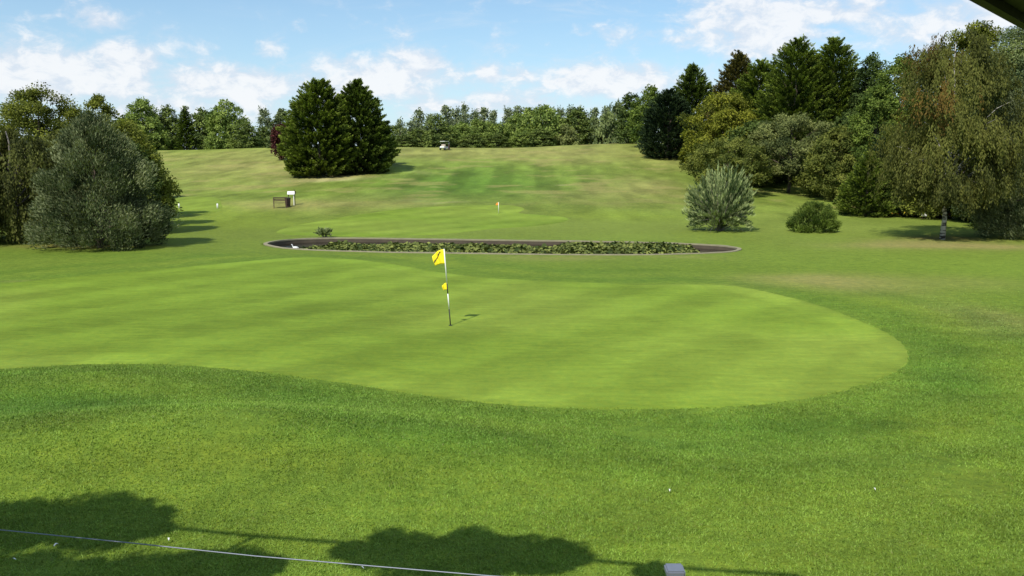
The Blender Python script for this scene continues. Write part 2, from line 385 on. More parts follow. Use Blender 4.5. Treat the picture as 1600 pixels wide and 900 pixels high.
def dense(poly, n=4):
    out = []
    for i in range(len(poly)):
        a, b = poly[i], poly[(i+1) % len(poly)]
        for k in range(n): out.append((a[0]+(b[0]-a[0])*k/n, a[1]+(b[1]-a[1])*k/n))
    return out
sheet('putting_green', wob(dense(GREEN), .07, 5), .25, .010, lambda X, Y: putt(X, Y, GREEN), M_PUTT)
sheet('far_putting_green', GREEN2, .9, .03, lambda X, Y: putt(X, Y)*np.array((1.0, 1.0, 1.0)), M_PUTT)
sheet('tee_ground', TEE, .9, .03, lambda X, Y: putt(X*1.5, Y)*.98, M_PUTT)

# ------------------------------------------------------------------ pond
def water_mat():
    m = bpy.data.materials.new('pond_water'); m.use_nodes = True; t = m.node_tree; p = t.nodes['Principled BSDF']
    p.inputs['Base Color'].default_value = (.014, .012, .008, 1); p.inputs['Roughness'].default_value = .12
    g = t.nodes.new('ShaderNodeNewGeometry'); n = t.nodes.new('ShaderNodeTexNoise'); n.inputs['Scale'].default_value = 5; n.inputs['Detail'].default_value = 4
    t.links.new(g.outputs['Position'], n.inputs['Vector']); b = t.nodes.new('ShaderNodeBump'); b.inputs['Distance'].default_value = .012; b.inputs['Strength'].default_value = .5
    t.links.new(n.outputs[0], b.inputs['Height']); t.links.new(b.outputs[0], p.inputs['Normal']); return m
M_WATER = water_mat(); M_COPE = mat('worn_edging_stone', (.24, .215, .13), .9, noise=.35, nscale=3, bump=.5); M_WALL = mat('stained_timber_boards', (.075, .058, .036), .85, noise=.5, nscale=2.5, bump=.5)
ins = offset(POND, -.02)
tag(mesh_obj('pond_water', [(x, y, -.20) for x, y in offset(POND, -.07)], [tuple(range(len(POND)))], M_WATER), kind='structure')
gz = lambda x, y: z1(x, y)
pe = empty('pond_edging', (0, 43, 0), 'low brown edging with pale worn coping around the long lily pond', 'edging')
def ring(a, b, za, zb):
    n = len(a); V = [(x, y-43, za(x, y)) for x, y in a]+[(x, y-43, zb(x, y)) for x, y in b]
    return V, [(i, (i+1) % n, n+(i+1) % n, n+i) for i in range(n)]
out = offset(POND, .14); mid = offset(POND, .11); inn = offset(POND, -.10)
top = lambda x, y: z1(x, y)+.03+.02*float(vnoise(x*2, y*2, 3))
mb = MB(); mb.add(*ring(out, mid, lambda x, y: z1(x, y)-.25, top)); mb.add(*ring(mid, inn, top, top)); mb.add(*ring(inn, inn, top, lambda x, y: z1(x, y)-.03)); mb.build('coping', M_COPE, pe)
inw = offset(POND, -.09)
mb = MB(); mb.add(*ring(inw, inw, lambda x, y: z1(x, y)-.02, lambda x, y: -.7)); mb.build('inner_wall', M_WALL, pe)

# ------------------------------------------------------------------ foliage machinery
def leaf_mat(name, dark, light, trans=.28, rough=.7, spec=.12):
    m = bpy.data.materials.new(name); m.use_nodes = True; t = m.node_tree; L = t.links.new; p = t.nodes['Principled BSDF']; out = t.nodes['Material Output']
    at = t.nodes.new('ShaderNodeAttribute'); at.attribute_name = 'tint'
    oi = t.nodes.new('ShaderNodeObjectInfo')
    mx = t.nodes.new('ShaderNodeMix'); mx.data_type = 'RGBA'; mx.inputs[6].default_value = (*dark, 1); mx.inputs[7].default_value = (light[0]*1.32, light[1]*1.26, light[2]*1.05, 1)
    L(at.outputs['Fac'], mx.inputs[0])
    L(mx.outputs[2], p.inputs['Base Color']); p.inputs['Roughness'].default_value = rough; p.inputs['Specular IOR Level'].default_value = spec
    tr = t.nodes.new('ShaderNodeBsdfTranslucent'); ms = t.nodes.new('ShaderNodeMixShader'); ms.inputs[0].default_value = trans
    hv = t.nodes.new('ShaderNodeMix'); hv.data_type = 'RGBA'; hv.blend_type = 'MULTIPLY'; hv.inputs[0].default_value = 1; hv.inputs[7].default_value = (1.25, 1.35, .5, 1); L(mx.outputs[2], hv.inputs[6])
    L(hv.outputs[2], tr.inputs[0]); L(p.outputs[0], ms.inputs[1]); L(tr.outputs[0], ms.inputs[2]); L(ms.outputs[0], out.inputs[0])
    return m
def unit(a): return a/(np.linalg.norm(a, axis=-1, keepdims=True)+1e-9)
def leaf_obj(name, P, D, Nr, L, Wd, tint, material, parent=None):
    n = len(P); D = unit(D); Sd = unit(np.cross(D, Nr)); L = np.broadcast_to(L, n)[:, None]; Wd = np.broadcast_to(Wd, n)[:, None]
    V = np.empty((n, 4, 3), np.float32); V[:, 0] = P; V[:, 1] = P+D*L*.5+Sd*Wd*.5; V[:, 2] = P+D*L; V[:, 3] = P+D*L*.5-Sd*Wd*.5
    me = bpy.data.meshes.new(name); me.vertices.add(n*4); me.vertices.foreach_set('co', V.ravel())
    me.loops.add(n*4); me.loops.foreach_set('vertex_index', np.arange(n*4, dtype=np.int32)); me.polygons.add(n); me.polygons.foreach_set('loop_start', (np.arange(n)*4).astype(np.int32)); me.update(calc_edges=True)
    a = me.attributes.new('tint', 'FLOAT', 'POINT'); a.data.foreach_set('value', np.repeat(np.clip(tint, 0, 1), 4).astype(np.float32))
    me.materials.append(material); o = bpy.data.objects.new(name, me); COL.objects.link(o); o.parent = parent; return o
def rdir(r, n): return unit(r.normal(size=(n, 3)))

M_BARK = mat('brown_bark', (.10, .075, .055), .9, noise=.4, nscale=4, bump=.6)
M_GREYBARK = mat('grey_bark', (.16, .14, .12), .9, noise=.4, nscale=4, bump=.6)
def birch_bark():
    m = mat('white_birch_bark', (.62, .58, .50), .7); t = m.node_tree; p = t.nodes['Principled BSDF']
    tc = t.nodes.new('ShaderNodeTexCoord'); mp = t.nodes.new('ShaderNodeMapping'); mp.inputs['Scale'].default_value = (1.5, 1.5, 5); n = t.nodes.new('ShaderNodeTexNoise'); n.inputs['Scale'].default_value = 1.6; n.inputs['Detail'].default_value = 5
    t.links.new(tc.outputs['Object'], mp.inputs[0]); t.links.new(mp.outputs[0], n.inputs['Vector'])
    r = t.nodes.new('ShaderNodeValToRGB'); r.color_ramp.elements[0].position = .45; r.color_ramp.elements[0].color = (.05, .04, .035, 1); r.color_ramp.elements[1].position = .53; r.color_ramp.elements[1].color = (.44, .41, .35, 1)
    t.links.new(n.outputs[0], r.inputs[0]); t.links.new(r.outputs[0], p.inputs['Base Color']); return m
M_BIRCH = birch_bark()

PROF = {
 'round': lambda t: np.sqrt(np.clip(1-(2*t-1)**2, 0, 1))**.85,
 'dome': lambda t: np.clip(1-t**2.4, 0, 1)**.6*(.80+.20*np.minimum(1, t/.2)),
 'cone': lambda t: np.clip(1-t, 0, 1)**.72*(.80+.20*np.minimum(1, t/.15)),
 'leyland': lambda t: np.clip(1-t**2.1, 0, 1)**.80*(.78+.22*np.minimum(1, t/.22)),
 'full': lambda t: np.clip(1-t**2.7, 0, 1)**.72*(.80+.20*np.minimum(1, t/.25)),
 'heap': lambda t: np.clip(1-t**2.1, 0, 1)**.74*(.84+.16*np.minimum(1, t/.12)),
 'column': lambda t: (np.clip(1-t, 0, 1)**.42)*(.55+.45*np.minimum(1, t/.3)),
 'spread': lambda t: np.clip(1-(np.abs(t-.45)/.56)**2.2, 0, 1)**.55,
}
def make_crown(r, H, R, prof, t0, style, lf, cover, parent, material, mname='crown', lean=(0, 0), clump=None, squash=1.0):
    """clumps of leaves spread through the crown volume; lf = leaf length"""
    pf = PROF[prof]; z0 = H*t0; hc = H-z0
    area = 2*math.pi*R*hc*.8
    asp = {'broad': .55, 'spray': .34, 'willow': .28, 'fine': .45}[style]
    nleaf = int(cover*area/(lf*lf*asp*.5)); cr = clump or max((.075 if style == 'spray' else .10)*min(H, 2*R), lf*1.6)
    ncl = max(30, int(area*(4.2 if style == 'spray' else 1.7)/(cr*cr*2.2))); per = max(8, nleaf//ncl)
    t = r.random(ncl*4); t = t[r.random(ncl*4) < (pf(t)*.85+.12)][:ncl]; ncl = len(t)
    az_ = r.random(ncl)*2*math.pi
    am = .45 if style == 'spray' else 1.0
    lobes = (1+am*.34*(vnoise(az_*2.2+seedc[0], t*7, 3)-.5)+am*.20*(vnoise(az_*5+seedc[0], t*15, 4)-.5))*(1+am*.08*np.sin(az_*3+r.random()*6+t*5)+.05*np.sin(az_*5+t*11+r.random()*6))
    f = np.where(r.random(ncl) < .72, r.uniform(.84, 1.08, ncl), r.uniform(.3, .84, ncl))
    rr = np.maximum(R*pf(t)*lobes*f-cr*.25, 0)
    if style == 'spray': rr = np.maximum(rr, 0)+.0; t = np.minimum(t, .985)
    C = np.stack([rr*np.cos(az_)+lean[0]*t*t, rr*np.sin(az_)*squash+lean[1]*t*t, z0+hc*t*.97], 1)
    out = unit(np.stack([np.cos(az_)*(.35+f), np.sin(az_)*(.35+f), (t-.35)*1.2], 1))
    size = cr*r.uniform(.6, 1.35, ncl); ctint = np.clip(r.normal(.48, .30, ncl), 0, 1)
    idx = np.repeat(np.arange(ncl), per); n = len(idx)
    o = out[idx]; up = np.array([0, 0, 1.0]); q = rdir(r, n)*(r.random(n)**.45)[:, None]*size[idx][:, None]
    if style in ('broad', 'fine'):
        q[:, 2] *= .72; P = C[idx]+q; D = unit(rdir(r, n)*.9+o*.5-up*.25); Nr = unit(o*.8+up*.65+rdir(r, n)*.8)
    elif style == 'willow':
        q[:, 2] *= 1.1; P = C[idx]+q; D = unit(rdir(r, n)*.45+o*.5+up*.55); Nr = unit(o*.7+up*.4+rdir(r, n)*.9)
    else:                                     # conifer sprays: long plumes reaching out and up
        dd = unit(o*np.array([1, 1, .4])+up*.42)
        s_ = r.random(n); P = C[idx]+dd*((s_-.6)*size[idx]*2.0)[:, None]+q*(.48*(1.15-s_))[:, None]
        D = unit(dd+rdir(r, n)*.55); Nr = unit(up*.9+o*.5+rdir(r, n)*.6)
    L = lf*r.uniform(.65, 1.3, n); tint = np.clip(ctint[idx]+r.normal(0, .21, n)+((s_-.55)*.75 if style == 'spray' else 0), 0, 1)  # spray tips tinted paler: highlights put into the colour, also new growth
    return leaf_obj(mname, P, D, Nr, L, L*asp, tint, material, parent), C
def make_trunk(r, H, R, C, t0, rad, parent, material, nlimb=14, lean=(0, 0), top=.85, mname='trunk'):
    mb = MB(); pts = []; k = 7
    for i in range(k+1):
        t = i/k*top; pts.append((lean[0]*t*t+r.normal()*.02*H*.3*(i > 0), lean[1]*t*t+r.normal()*.02*H*.3*(i > 0), H*t-(.15 if i == 0 else 0)))
    mb.tube(pts, [rad*(1.25 if i == 0 else 1-.85*i/k) for i in range(k+1)], 9)
    sel = r.choice(len(C), min(nlimb, len(C)), replace=False)
    for j in sel:
        e = Vector(C[j]); h = min(max(H*t0*.7, e.z*.62), H*top*.9); t = h/H
        b = Vector((lean[0]*t*t, lean[1]*t*t, h)); m = b.lerp(e, .5)+Vector((0, 0, .04*H)); rb = rad*(1-.85*t/top)*.55
        mb.tube([b, b.lerp(m, .5)+Vector((0, 0, .01*H)), m, e], [rb, rb*.75, rb*.5, rb*.15], 6, False)
    return mb.build(mname, material, parent, True)

LM = {
 'grey': leaf_mat('grey_green_leaves', (.034, .052, .020), (.178, .208, .118), .18),
 'olive': leaf_mat('olive_leaves', (.055, .070, .012), (.165, .190, .034), .25),
 'willow': leaf_mat('dark_willow_leaves', (.040, .048, .013), (.115, .130, .034), .22),
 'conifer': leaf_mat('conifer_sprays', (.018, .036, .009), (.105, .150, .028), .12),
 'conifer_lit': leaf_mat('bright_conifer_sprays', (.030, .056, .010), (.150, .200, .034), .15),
 'bluecon': leaf_mat('dark_conifer_sprays', (.012, .026, .013), (.036, .060, .026), .08),
 'rust': leaf_mat('rusty_conifer_sprays', (.050, .052, .015), (.125, .112, .034), .12),
 'oak': leaf_mat('mid_green_leaves', (.036, .066, .012), (.140, .195, .040), .25),
 'oakdark': leaf_mat('deep_green_leaves', (.024, .044, .011), (.075, .110, .028), .2),
 'light': leaf_mat('pale_green_leaves', (.070, .100, .045), (.160, .200, .085), .25),
 'poplar': leaf_mat('poplar_leaves', (.095, .125, .070), (.200, .240, .140), .2),
 'yellow': leaf_mat('yellow_green_leaves', (.075, .090, .012), (.190, .205, .028), .3),
 'copper': leaf_mat('purple_leaves', (.030, .010, .012), (.075, .022, .022), .1),
 'birch': leaf_mat('birch_leaves', (.040, .048, .011), (.118, .126, .032), .28),
 'birchrust': leaf_mat('tired_birch_leaves', (.066, .045, .014), (.135, .092, .024), .28),
 'silver': leaf_mat('silver_leaves', (.042, .072, .022), (.29, .35, .18), .15),
 'thorn': leaf_mat('thorn_leaves', (.055, .075, .014), (.155, .175, .042), .25),
 'thornpale': leaf_mat('greyish_thorn_leaves', (.060, .080, .026), (.175, .200, .075), .22),
 'faroak': leaf_mat('far_green_leaves', (.075, .120, .026), (.215, .280, .078), .25), 'fardark': leaf_mat('far_dark_leaves', (.055, .085, .024), (.165, .215, .062), .2),
 'lily': leaf_mat('lily_leaves', (.030, .050, .012), (.170, .200, .060), .1, .75),
 'grass': None,
}
seedc = [100]
def tree(name, label, cat, P, H, R, prof, t0, style, lm, cover=3.2, lfpx=2.3, group=None, bark=None, rad=None, lean=(0, 0), nlimb=14, squash=1.0, clump=None, minleaf=.10, rz=None):
    seedc[0] += 7; r = np.random.default_rng(seedc[0])
    e = empty(name, P, label, cat, group)
    lf = max(minleaf, lfpx*mpp(P)*1.5625)
    cr, C = make_crown(r, H, R, prof, t0, style, lf, cover, e, LM[lm], lean=lean, squash=squash, clump=clump)
    make_trunk(r, H, R, C, t0, rad or max(.07, H*.018), e, bark or M_BARK, nlimb, lean)
    return e
def T(name, label, cat, px, basepy, toppy, wpx, prof, t0, style, lm, Y=None, **k):
    P = at_y(px, Y) if Y else hit(px, basepy)
    return tree(name, label, cat, P, height_to(P, toppy), wpx/2*mpp(P), prof, t0, style, lm, **k)

exec_far = True
# ------------------------------------------------------------------ left group
def drooping_tree(name, label, cat, P, H, R, lmain, lrust=None, nstr=900, per=46, strlen=(.08, .22), lf=.16, bark=M_BIRCH, rad=.16, t0=.16, seed=3, parent_limbs=26, lean=(0, 0), rustf=.0, prof='dome', shell=(.55, 1.0), asp=.36, floor=.03, spread_=.26, nbunch=60):
    r = np.random.default_rng(seed); e = empty(name, P, label, cat)
    pf = PROF[prof]; t = r.random(nstr*4); t = t[r.random(nstr*4) < pf(t)*.8+.15][:nstr]; n = len(t); az_ = r.random(n)*6.283
    lob = 1+.16*np.sin(az_*4+t*7)+.10*np.sin(az_*7+t*13+2)+.07*r.normal(size=n)
    # foliage hangs in bunches, leaving gaps that show limbs and shade
    nb = nbunch; bt = r.random(nb); ba = r.random(nb)*6.283
    k_ = r.integers(0, nb, n); az_ = ba[k_]+r.normal(0, spread_, n); t = np.clip(bt[k_]*.92+r.normal(0, spread_*.21, n), 0.02, 1)
    f = r.uniform(*shell, n); rr = R*pf(t)*lob*f
    z0 = H*t0; st = np.stack([rr*np.cos(az_)+lean[0]*t, rr*np.sin(az_)+lean[1]*t, z0+(H-z0)*t], 1)
    sl = H*r.uniform(*strlen, n)*(.5+.7*pf(t)); idx = np.repeat(np.arange(n), per); s_ = r.random(len(idx))
    o = np.stack([np.cos(az_), np.sin(az_), 0*az_], 1)[idx]
    P_ = st[idx]+o*(np.sqrt(s_)*sl[idx]*.22)[:, None]-np.array([0, 0, 1.0])*((s_**1.25)*sl[idx])[:, None]+r.normal(0, .085, (len(idx), 3))
    keep = P_[:, 2] > floor*H*(.6+1.1*vnoise(P_[:, 0]*.9+9, P_[:, 1]*.9, 3)); idx = idx[keep]; P_ = P_[keep]; o = o[keep]; s_ = s_[keep]
    D = unit(np.array([0, 0, -1.0])+o*.15+rdir(r, len(idx))*.55); Nr = unit(o+rdir(r, len(idx))*.8+np.array([0, 0, .5])); L = lf*r.uniform(.6, 1.3, len(idx))
    ct = np.clip(r.normal(.5, .25, nb), 0, 1); tint = np.clip(ct[k_][idx]+r.normal(0, .18, len(idx)), 0, 1)
    if lrust:
        rust = (r.random(nb) < rustf)[k_][idx] & (st[idx][:, 2] > H*.55)
        leaf_obj('crown', P_[~rust], D[~rust], Nr[~rust], L[~rust], L[~rust]*asp, tint[~rust], LM[lmain], e)
        if rust.any():
            ob = leaf_obj('browned_twigs', P_[rust], D[rust], Nr[rust], L[rust], L[rust]*asp, tint[rust], LM[lrust], e); ob['label'] = 'rusty brown hanging twigs near the top'
    else: leaf_obj('crown', P_, D, Nr, L, L*asp, tint, LM[lmain], e)
    mb = MB(); k = 9; pts = [(lean[0]*(i/k)+r.normal()*.05, lean[1]*(i/k)+r.normal()*.05, H*.93*i/k-(.1 if i == 0 else 0)) for i in range(k+1)]; pts[0] = (0, 0, -.1); pts[1] = (.05, 0, H*.93/k)
    mb.tube(pts, [rad*(1.2 if i == 0 else 1-.88*i/k) for i in range(k+1)], 10)
    for j in range(parent_limbs):
        b_ = r.integers(0, nb); tt = bt[b_]; rr_ = R*float(pf(np.array(tt)))*.85; end = Vector((rr_*math.cos(ba[b_]), rr_*math.sin(ba[b_]), z0+(H-z0)*tt*.98))
        h = max(H*.17, end.z*.55); b = Vector((0, 0, h)); m1 = b.lerp(end, .35)+Vector((0, 0, .05*H)); m2 = b.lerp(end, .75)+Vector((0, 0, .04*H)); rb = rad*(1-.85*h/H)*.42
        mb.tube([b, m1, m2, end], [rb, rb*.75, rb*.5, rb*.15], 6, False)
    mb.build('trunk', bark, e, True); return e

P = at_y(28, 47)
drooping_tree('willow_tree', 'dark olive weeping tree with foliage to the ground at the left edge', 'tree', P, height_to(P, 192), 100*mpp(P), 'willow', nstr=1500, per=46, strlen=(.12, .32), lf=.17, bark=M_GREYBARK, rad=.2, t0=.18, seed=11, shell=(.6, 1.0), asp=.42)
P = at_y(-95, 44)
drooping_tree('willow_tree', 'dark weeping tree cut by the left edge beside the grey-green bushy tree', 'tree', P, height_to(P, 175), 95*mpp(P), 'willow', nstr=1000, per=40, strlen=(.12, .3), lf=.18, bark=M_GREYBARK, rad=.2, t0=.18, seed=12, asp=.42)
T('poplar_tree', 'broad grey-green bushy tree leafy to the ground, in front of the dark left trees', 'tree', 157, 387, 184, 186, 'heap', .02, 'willow', 'grey', cover=3.4, minleaf=.17, squash=.85, nlimb=20, rad=.13, clump=.55)
T('shrub', 'olive leafy shrub tree showing just behind the grey-green bushy tree', 'tree', 205, 370, 190, 120, 'dome', .05, 'broad', 'olive', Y=52, cover=2.6)
T('broad_tree', 'sunlit olive rounded tree, highest of the left group behind the weeping tree', 'tree', 72, 300, 134, 156, 'dome', .1, 'broad', 'olive', Y=76, cover=3)
T('broad_tree', 'smaller olive tree with peaked top between the highest left tree and the far hedge', 'tree', 165, 300, 148, 100, 'heap', .1, 'broad', 'olive', Y=78, cover=3)
T('broad_tree', 'dark tree at the far left edge behind the weeping trees', 'tree', -15, 300, 168, 90, 'dome', .1, 'broad', 'oakdark', Y=80, cover=3)
T('broad_tree', 'olive tree filling the gap right of the highest left tree', 'tree', 208, 300, 186, 96, 'dome', .03, 'broad', 'olive', Y=57, cover=3)
T('broad_tree', 'dark hidden bush tree added low behind the grey-green bushy tree for its lawn shadow', 'tree', 220, 300, 222, 70, 'dome', .02, 'broad', 'oakdark', Y=51, cover=3)  # hidden tree added for the shadow it casts on the lawn
T('broad_tree', 'deep green hidden tree added farthest back behind the grey-green bushy tree for its lawn shadow', 'tree', 218, 300, 200, 92, 'dome', .02, 'broad', 'oakdark', Y=64, cover=3)  # second unseen tree, put in to deepen the lawn shadow
T('broad_tree', 'dark undergrowth tree filling the gap behind the grey-green bushy tree', 'tree', 110, 330, 205, 150, 'dome', .02, 'broad', 'willow', Y=64, cover=2.8)

# ------------------------------------------------------------------ conifer pair on the hill
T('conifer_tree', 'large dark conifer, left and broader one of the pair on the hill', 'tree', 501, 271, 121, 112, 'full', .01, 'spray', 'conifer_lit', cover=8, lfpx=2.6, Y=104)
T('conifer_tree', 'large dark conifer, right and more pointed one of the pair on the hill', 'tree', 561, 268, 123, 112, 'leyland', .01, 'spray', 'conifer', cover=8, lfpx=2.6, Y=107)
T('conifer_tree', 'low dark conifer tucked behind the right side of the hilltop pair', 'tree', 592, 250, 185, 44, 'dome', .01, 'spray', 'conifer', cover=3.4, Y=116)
T('purple_tree', 'small purple-leaved tree left of the conifer pair', 'tree', 440, 240, 194, 30, 'round', .12, 'broad', 'copper', Y=128, cover=3)

# ------------------------------------------------------------------ far treeline (a few grown trees, copied)
def copy_tree(o, P, sx, sz, rz, label, group):
    c = o.copy(); COL.objects.link(c); c.location = P; c.scale = (sx, sx, sz); c.rotation_euler = (0, 0, rz); tag(c, label, 'tree', group)
    for ch in o.children:
        d = ch.copy(); COL.objects.link(d); d.parent = c
    return c
PROTO = {}
def far(kind, px, toppy, wpx, Y, label, group):
    P = at_y(px, Y); P.z -= .1; H = height_to(P, toppy); R = wpx/2*mpp(P)
    spec = {'poplar': ('column', .12, 'broad', 'poplar', 2.0, 3.2), 'oak': ('dome', .04, 'broad', 'faroak', 3, 3), 'oakdark': ('dome', .04, 'broad', 'fardark', 3, 3), 'light': ('dome', .03, 'broad', 'light', 2.8, 3.0), 'open': ('column', .1, 'broad', 'poplar', .9, 3.6),
            'con': ('cone', .03, 'spray', 'conifer', 3.2, 4), 'condark': ('dome', .03, 'spray', 'bluecon', 3.2, 4), 'olive': ('dome', .05, 'broad', 'olive', 3, 3), 'thornf': ('dome', .03, 'broad', 'thornpale', 3, 3)}[kind]
    lst = PROTO.setdefault(kind, [])
    nvar = {'oak': 4, 'poplar': 3, 'light': 2, 'con': 2, 'condark': 2, 'oakdark': 2}.get(kind, 1)
    if len(lst) < nvar:
        prof, t0, st, lm, cov, ar = spec
        e = tree({'poplar': 'poplar_tree', 'open': 'poplar_tree', 'con': 'conifer_tree', 'condark': 'conifer_tree'}.get(kind, 'broad_tree'), label, 'tree', P, H, R, prof, t0, st, lm, cover=cov, lfpx=2.1, group=group, nlimb=8)
        lst.append([e, H, R, 0]); return e
    q = lst[random.Random(int(px*7)).randrange(len(lst))]; q[3] += 1
    return copy_tree(q[0], P, R/q[2], H/q[1], q[3]*1.9, label, group)
GL = 'trees along the far left hedge line'
for a in [('oak',226,153,66,166,'rounded mid-green tree at the left start of the far hedge'),('oakdark',266,164,40,170,'narrow dark tree right of the rounded hedge tree'),('con',292,166,36,168,'dark pointed tree, left of the middle of the far hedge'),('oakdark',318,168,40,170,'dark flat-topped tree in the middle of the far hedge'),('oak',357,156,64,164,'tall rounded green tree at the right end of the far hedge'),('oakdark',384,190,44,158,'low dark bush below the tall rounded hedge tree'),('poplar',416,164,26,190,'slim pale tree just left of the purple tree'),('light',443,170,36,188,'pale airy tree behind the purple tree'),('oakdark',412,197,34,170,'low dark bush left of the purple tree'),('light',436,205,36,150,'small bright bush hugging the purple tree'),('oakdark',246,176,60,176,'dark bushy tree behind the rounded hedge tree'),('oakdark',340,178,60,180,'dark bushy tree behind the tall rounded hedge tree'),('oakdark',200,180,60,170,'dark hedge tree half hidden behind the left group'),('oakdark',460,195,50,182,'dark bush just left of the conifer pair')]:
    far(*a, GL)
GB = 'pale poplars in the back row of the far treeline'; GF = 'rounded trees in the front row of the far treeline'
pop = [(627,180,'open'),(642,183,'open'),(655,168,'poplar'),(672,174,'poplar'),(698,160,'poplar'),(712,162,'poplar'),(726,160,'poplar'),(742,166,'poplar'),(757,164,'poplar'),(771,168,'poplar'),(795,161,'poplar'),(810,161,'poplar'),(824,164,'poplar'),(840,160,'poplar'),(858,163,'poplar'),(876,161,'poplar'),(891,160,'poplar'),(906,165,'poplar'),(928,164,'poplar'),(946,158,'poplar')]
ords = ['first','second','third','fourth','fifth','sixth','seventh','eighth','ninth','tenth','eleventh','twelfth','thirteenth','fourteenth','fifteenth','sixteenth','seventeenth','eighteenth','nineteenth','twentieth','twenty-first','twenty-second','twenty-third','twenty-fourth','twenty-fifth','twenty-sixth']
for i, (x, y, k) in enumerate(pop):
    far(k, x, y+2, 21+5*((i*7) % 3)/2, 205+(i % 3)*7, ('thin see-through' if k == 'open' else 'pale slim')+' poplar in the far back row, %s counting from the conifer pair' % ords[i], GB)
frt = [(632,210,34,'oakdark'),(655,200,34,'oakdark'),(684,178,34,'oakdark'),(703,196,38,'oak'),(722,192,34,'oak'),(745,185,34,'oak'),(763,190,30,'oak'),(783,190,36,'oak'),(806,176,34,'oak'),(828,170,36,'oak'),(852,166,44,'oak'),(872,180,30,'oak'),(903,168,44,'oakdark'),(928,184,30,'light'),(948,176,36,'light'),(968,160,38,'light'),(985,176,34,'light'),(885,196,30,'thornf'),(818,200,34,'oak'),(738,208,34,'oakdark'),(672,207,30,'thornf'),(776,208,30,'oakdark'),(962,192,40,'thornf'),(845,200,34,'oakdark')]
for i, (x, y, w, k) in enumerate(sorted(frt)):
    far(k, x, y, w*1.3, 166+(i*5) % 14, {'oak': 'rounded mid-green', 'oakdark': 'dark bushy', 'light': 'light green', 'thornf': 'low grey-green'}[k]+' tree in the far front row, %s counting rightward from the conifer pair' % ords[i], GF)
for i in range(16):                                          # deeper wood behind, closing gaps under the poplars
    far('oakdark', 622+i*25, 193+((i*13) % 9), 42, 222+(i % 4)*5, 'dark understorey tree behind the pale poplars, %s counting from the conifer pair' % ords[i], 'understorey behind the poplars')

# ------------------------------------------------------------------ right-hand wood
GR = 'trees of the right-hand wood'
for a in [
 ('broad_tree','dark leafy tree where the far treeline meets the right wood',985,0,143,40,'dome',.04,'broad','oakdark',150),
 ('broad_tree','olive tree with bare pale stem left of the round dark conifer',1014,0,132,60,'dome',.12,'broad','oak',140),
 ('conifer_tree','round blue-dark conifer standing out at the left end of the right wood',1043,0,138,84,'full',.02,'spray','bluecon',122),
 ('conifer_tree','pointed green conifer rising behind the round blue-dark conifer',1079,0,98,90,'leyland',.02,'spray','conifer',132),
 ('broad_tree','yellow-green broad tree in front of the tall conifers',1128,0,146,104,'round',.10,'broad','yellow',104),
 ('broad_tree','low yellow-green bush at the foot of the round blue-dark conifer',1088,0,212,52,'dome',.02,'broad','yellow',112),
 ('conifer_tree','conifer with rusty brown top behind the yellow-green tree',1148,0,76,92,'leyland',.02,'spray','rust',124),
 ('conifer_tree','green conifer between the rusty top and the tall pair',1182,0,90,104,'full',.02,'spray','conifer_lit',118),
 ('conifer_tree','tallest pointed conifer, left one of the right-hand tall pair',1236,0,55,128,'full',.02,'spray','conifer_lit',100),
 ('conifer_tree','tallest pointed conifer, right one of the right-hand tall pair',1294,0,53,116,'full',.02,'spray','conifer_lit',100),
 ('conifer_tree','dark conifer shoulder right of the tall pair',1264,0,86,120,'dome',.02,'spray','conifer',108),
 ('broad_tree','dark airy tree with small spire behind the tall pair, right side',1352,0,82,84,'dome',.1,'broad','oakdark',96),
 ('broad_tree','deep green tree between the tall pair and the birch',1395,0,84,110,'dome',.1,'broad','oak',88),
 ('broad_tree','mid-green leafy tree just left of the birch crown',1362,0,130,100,'dome',.06,'broad','oak',80),
 ('broad_tree','dark filler tree low behind the thorn trees',1330,0,170,110,'dome',.03,'broad','oakdark',92),
 ('broad_tree','dark filler tree low behind the yellow-green tree',1180,0,190,130,'dome',.03,'broad','oakdark',96)]:
    nm, lb, px, _, tp, w, pr, t0, st, lm, Y = a
    T(nm, lb, 'tree', px, 0, tp, w, pr, t0, st, lm, Y=Y, cover=5 if st == 'spray' else 3.3, group=GR, lfpx=2.3)
T('thorn_tree', 'rounded olive thorn tree behind the silver shrub', 'tree', 1136, 0, 216, 116, 'round', .10, 'fine', 'thorn', Y=84, cover=3.0)
T('thorn_tree', 'grey-green domed thorn tree with a short visible trunk', 'tree', 1232, 301, 178, 128, 'spread', .27, 'fine', 'thornpale', cover=3.2, rad=.16, nlimb=20)
T('thorn_tree', 'yellowish spreading thorn tree right of the domed one', 'tree', 1312, 0, 198, 118, 'dome', .05, 'fine', 'thorn', Y=81, cover=3.0)
T('thorn_tree', 'small olive thorn tree between the other two', 'tree', 1185, 0, 240, 70, 'round', .10, 'fine', 'thorn', Y=92, cover=2.6)
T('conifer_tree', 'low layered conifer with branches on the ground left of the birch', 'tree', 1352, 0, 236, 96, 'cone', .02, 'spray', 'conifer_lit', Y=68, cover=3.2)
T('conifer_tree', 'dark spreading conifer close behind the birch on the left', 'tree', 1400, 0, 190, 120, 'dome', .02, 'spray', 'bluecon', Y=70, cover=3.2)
for a in [('big leafy tree rising above the birch on the right',1500,30,190,'olive',66),('tall grey-green tree in the upper right corner under the eave',1590,22,190,'light',60),('dark tree behind the birch trunk',1470,120,170,'oakdark',68),('dark tree right of the birch, closing the wood',1560,110,180,'oakdark',64),('large dark tree out past the right edge',1680,40,200,'oakdark',58),('mid-green tree out past the right edge',1760,80,180,'oak',66)]:
    lb, px, tp, w, lm, Y = a
    T('broad_tree', lb, 'tree', px, 0, tp, w, 'dome', .04, 'broad', lm, Y=Y, cover=3.0, group=GR)
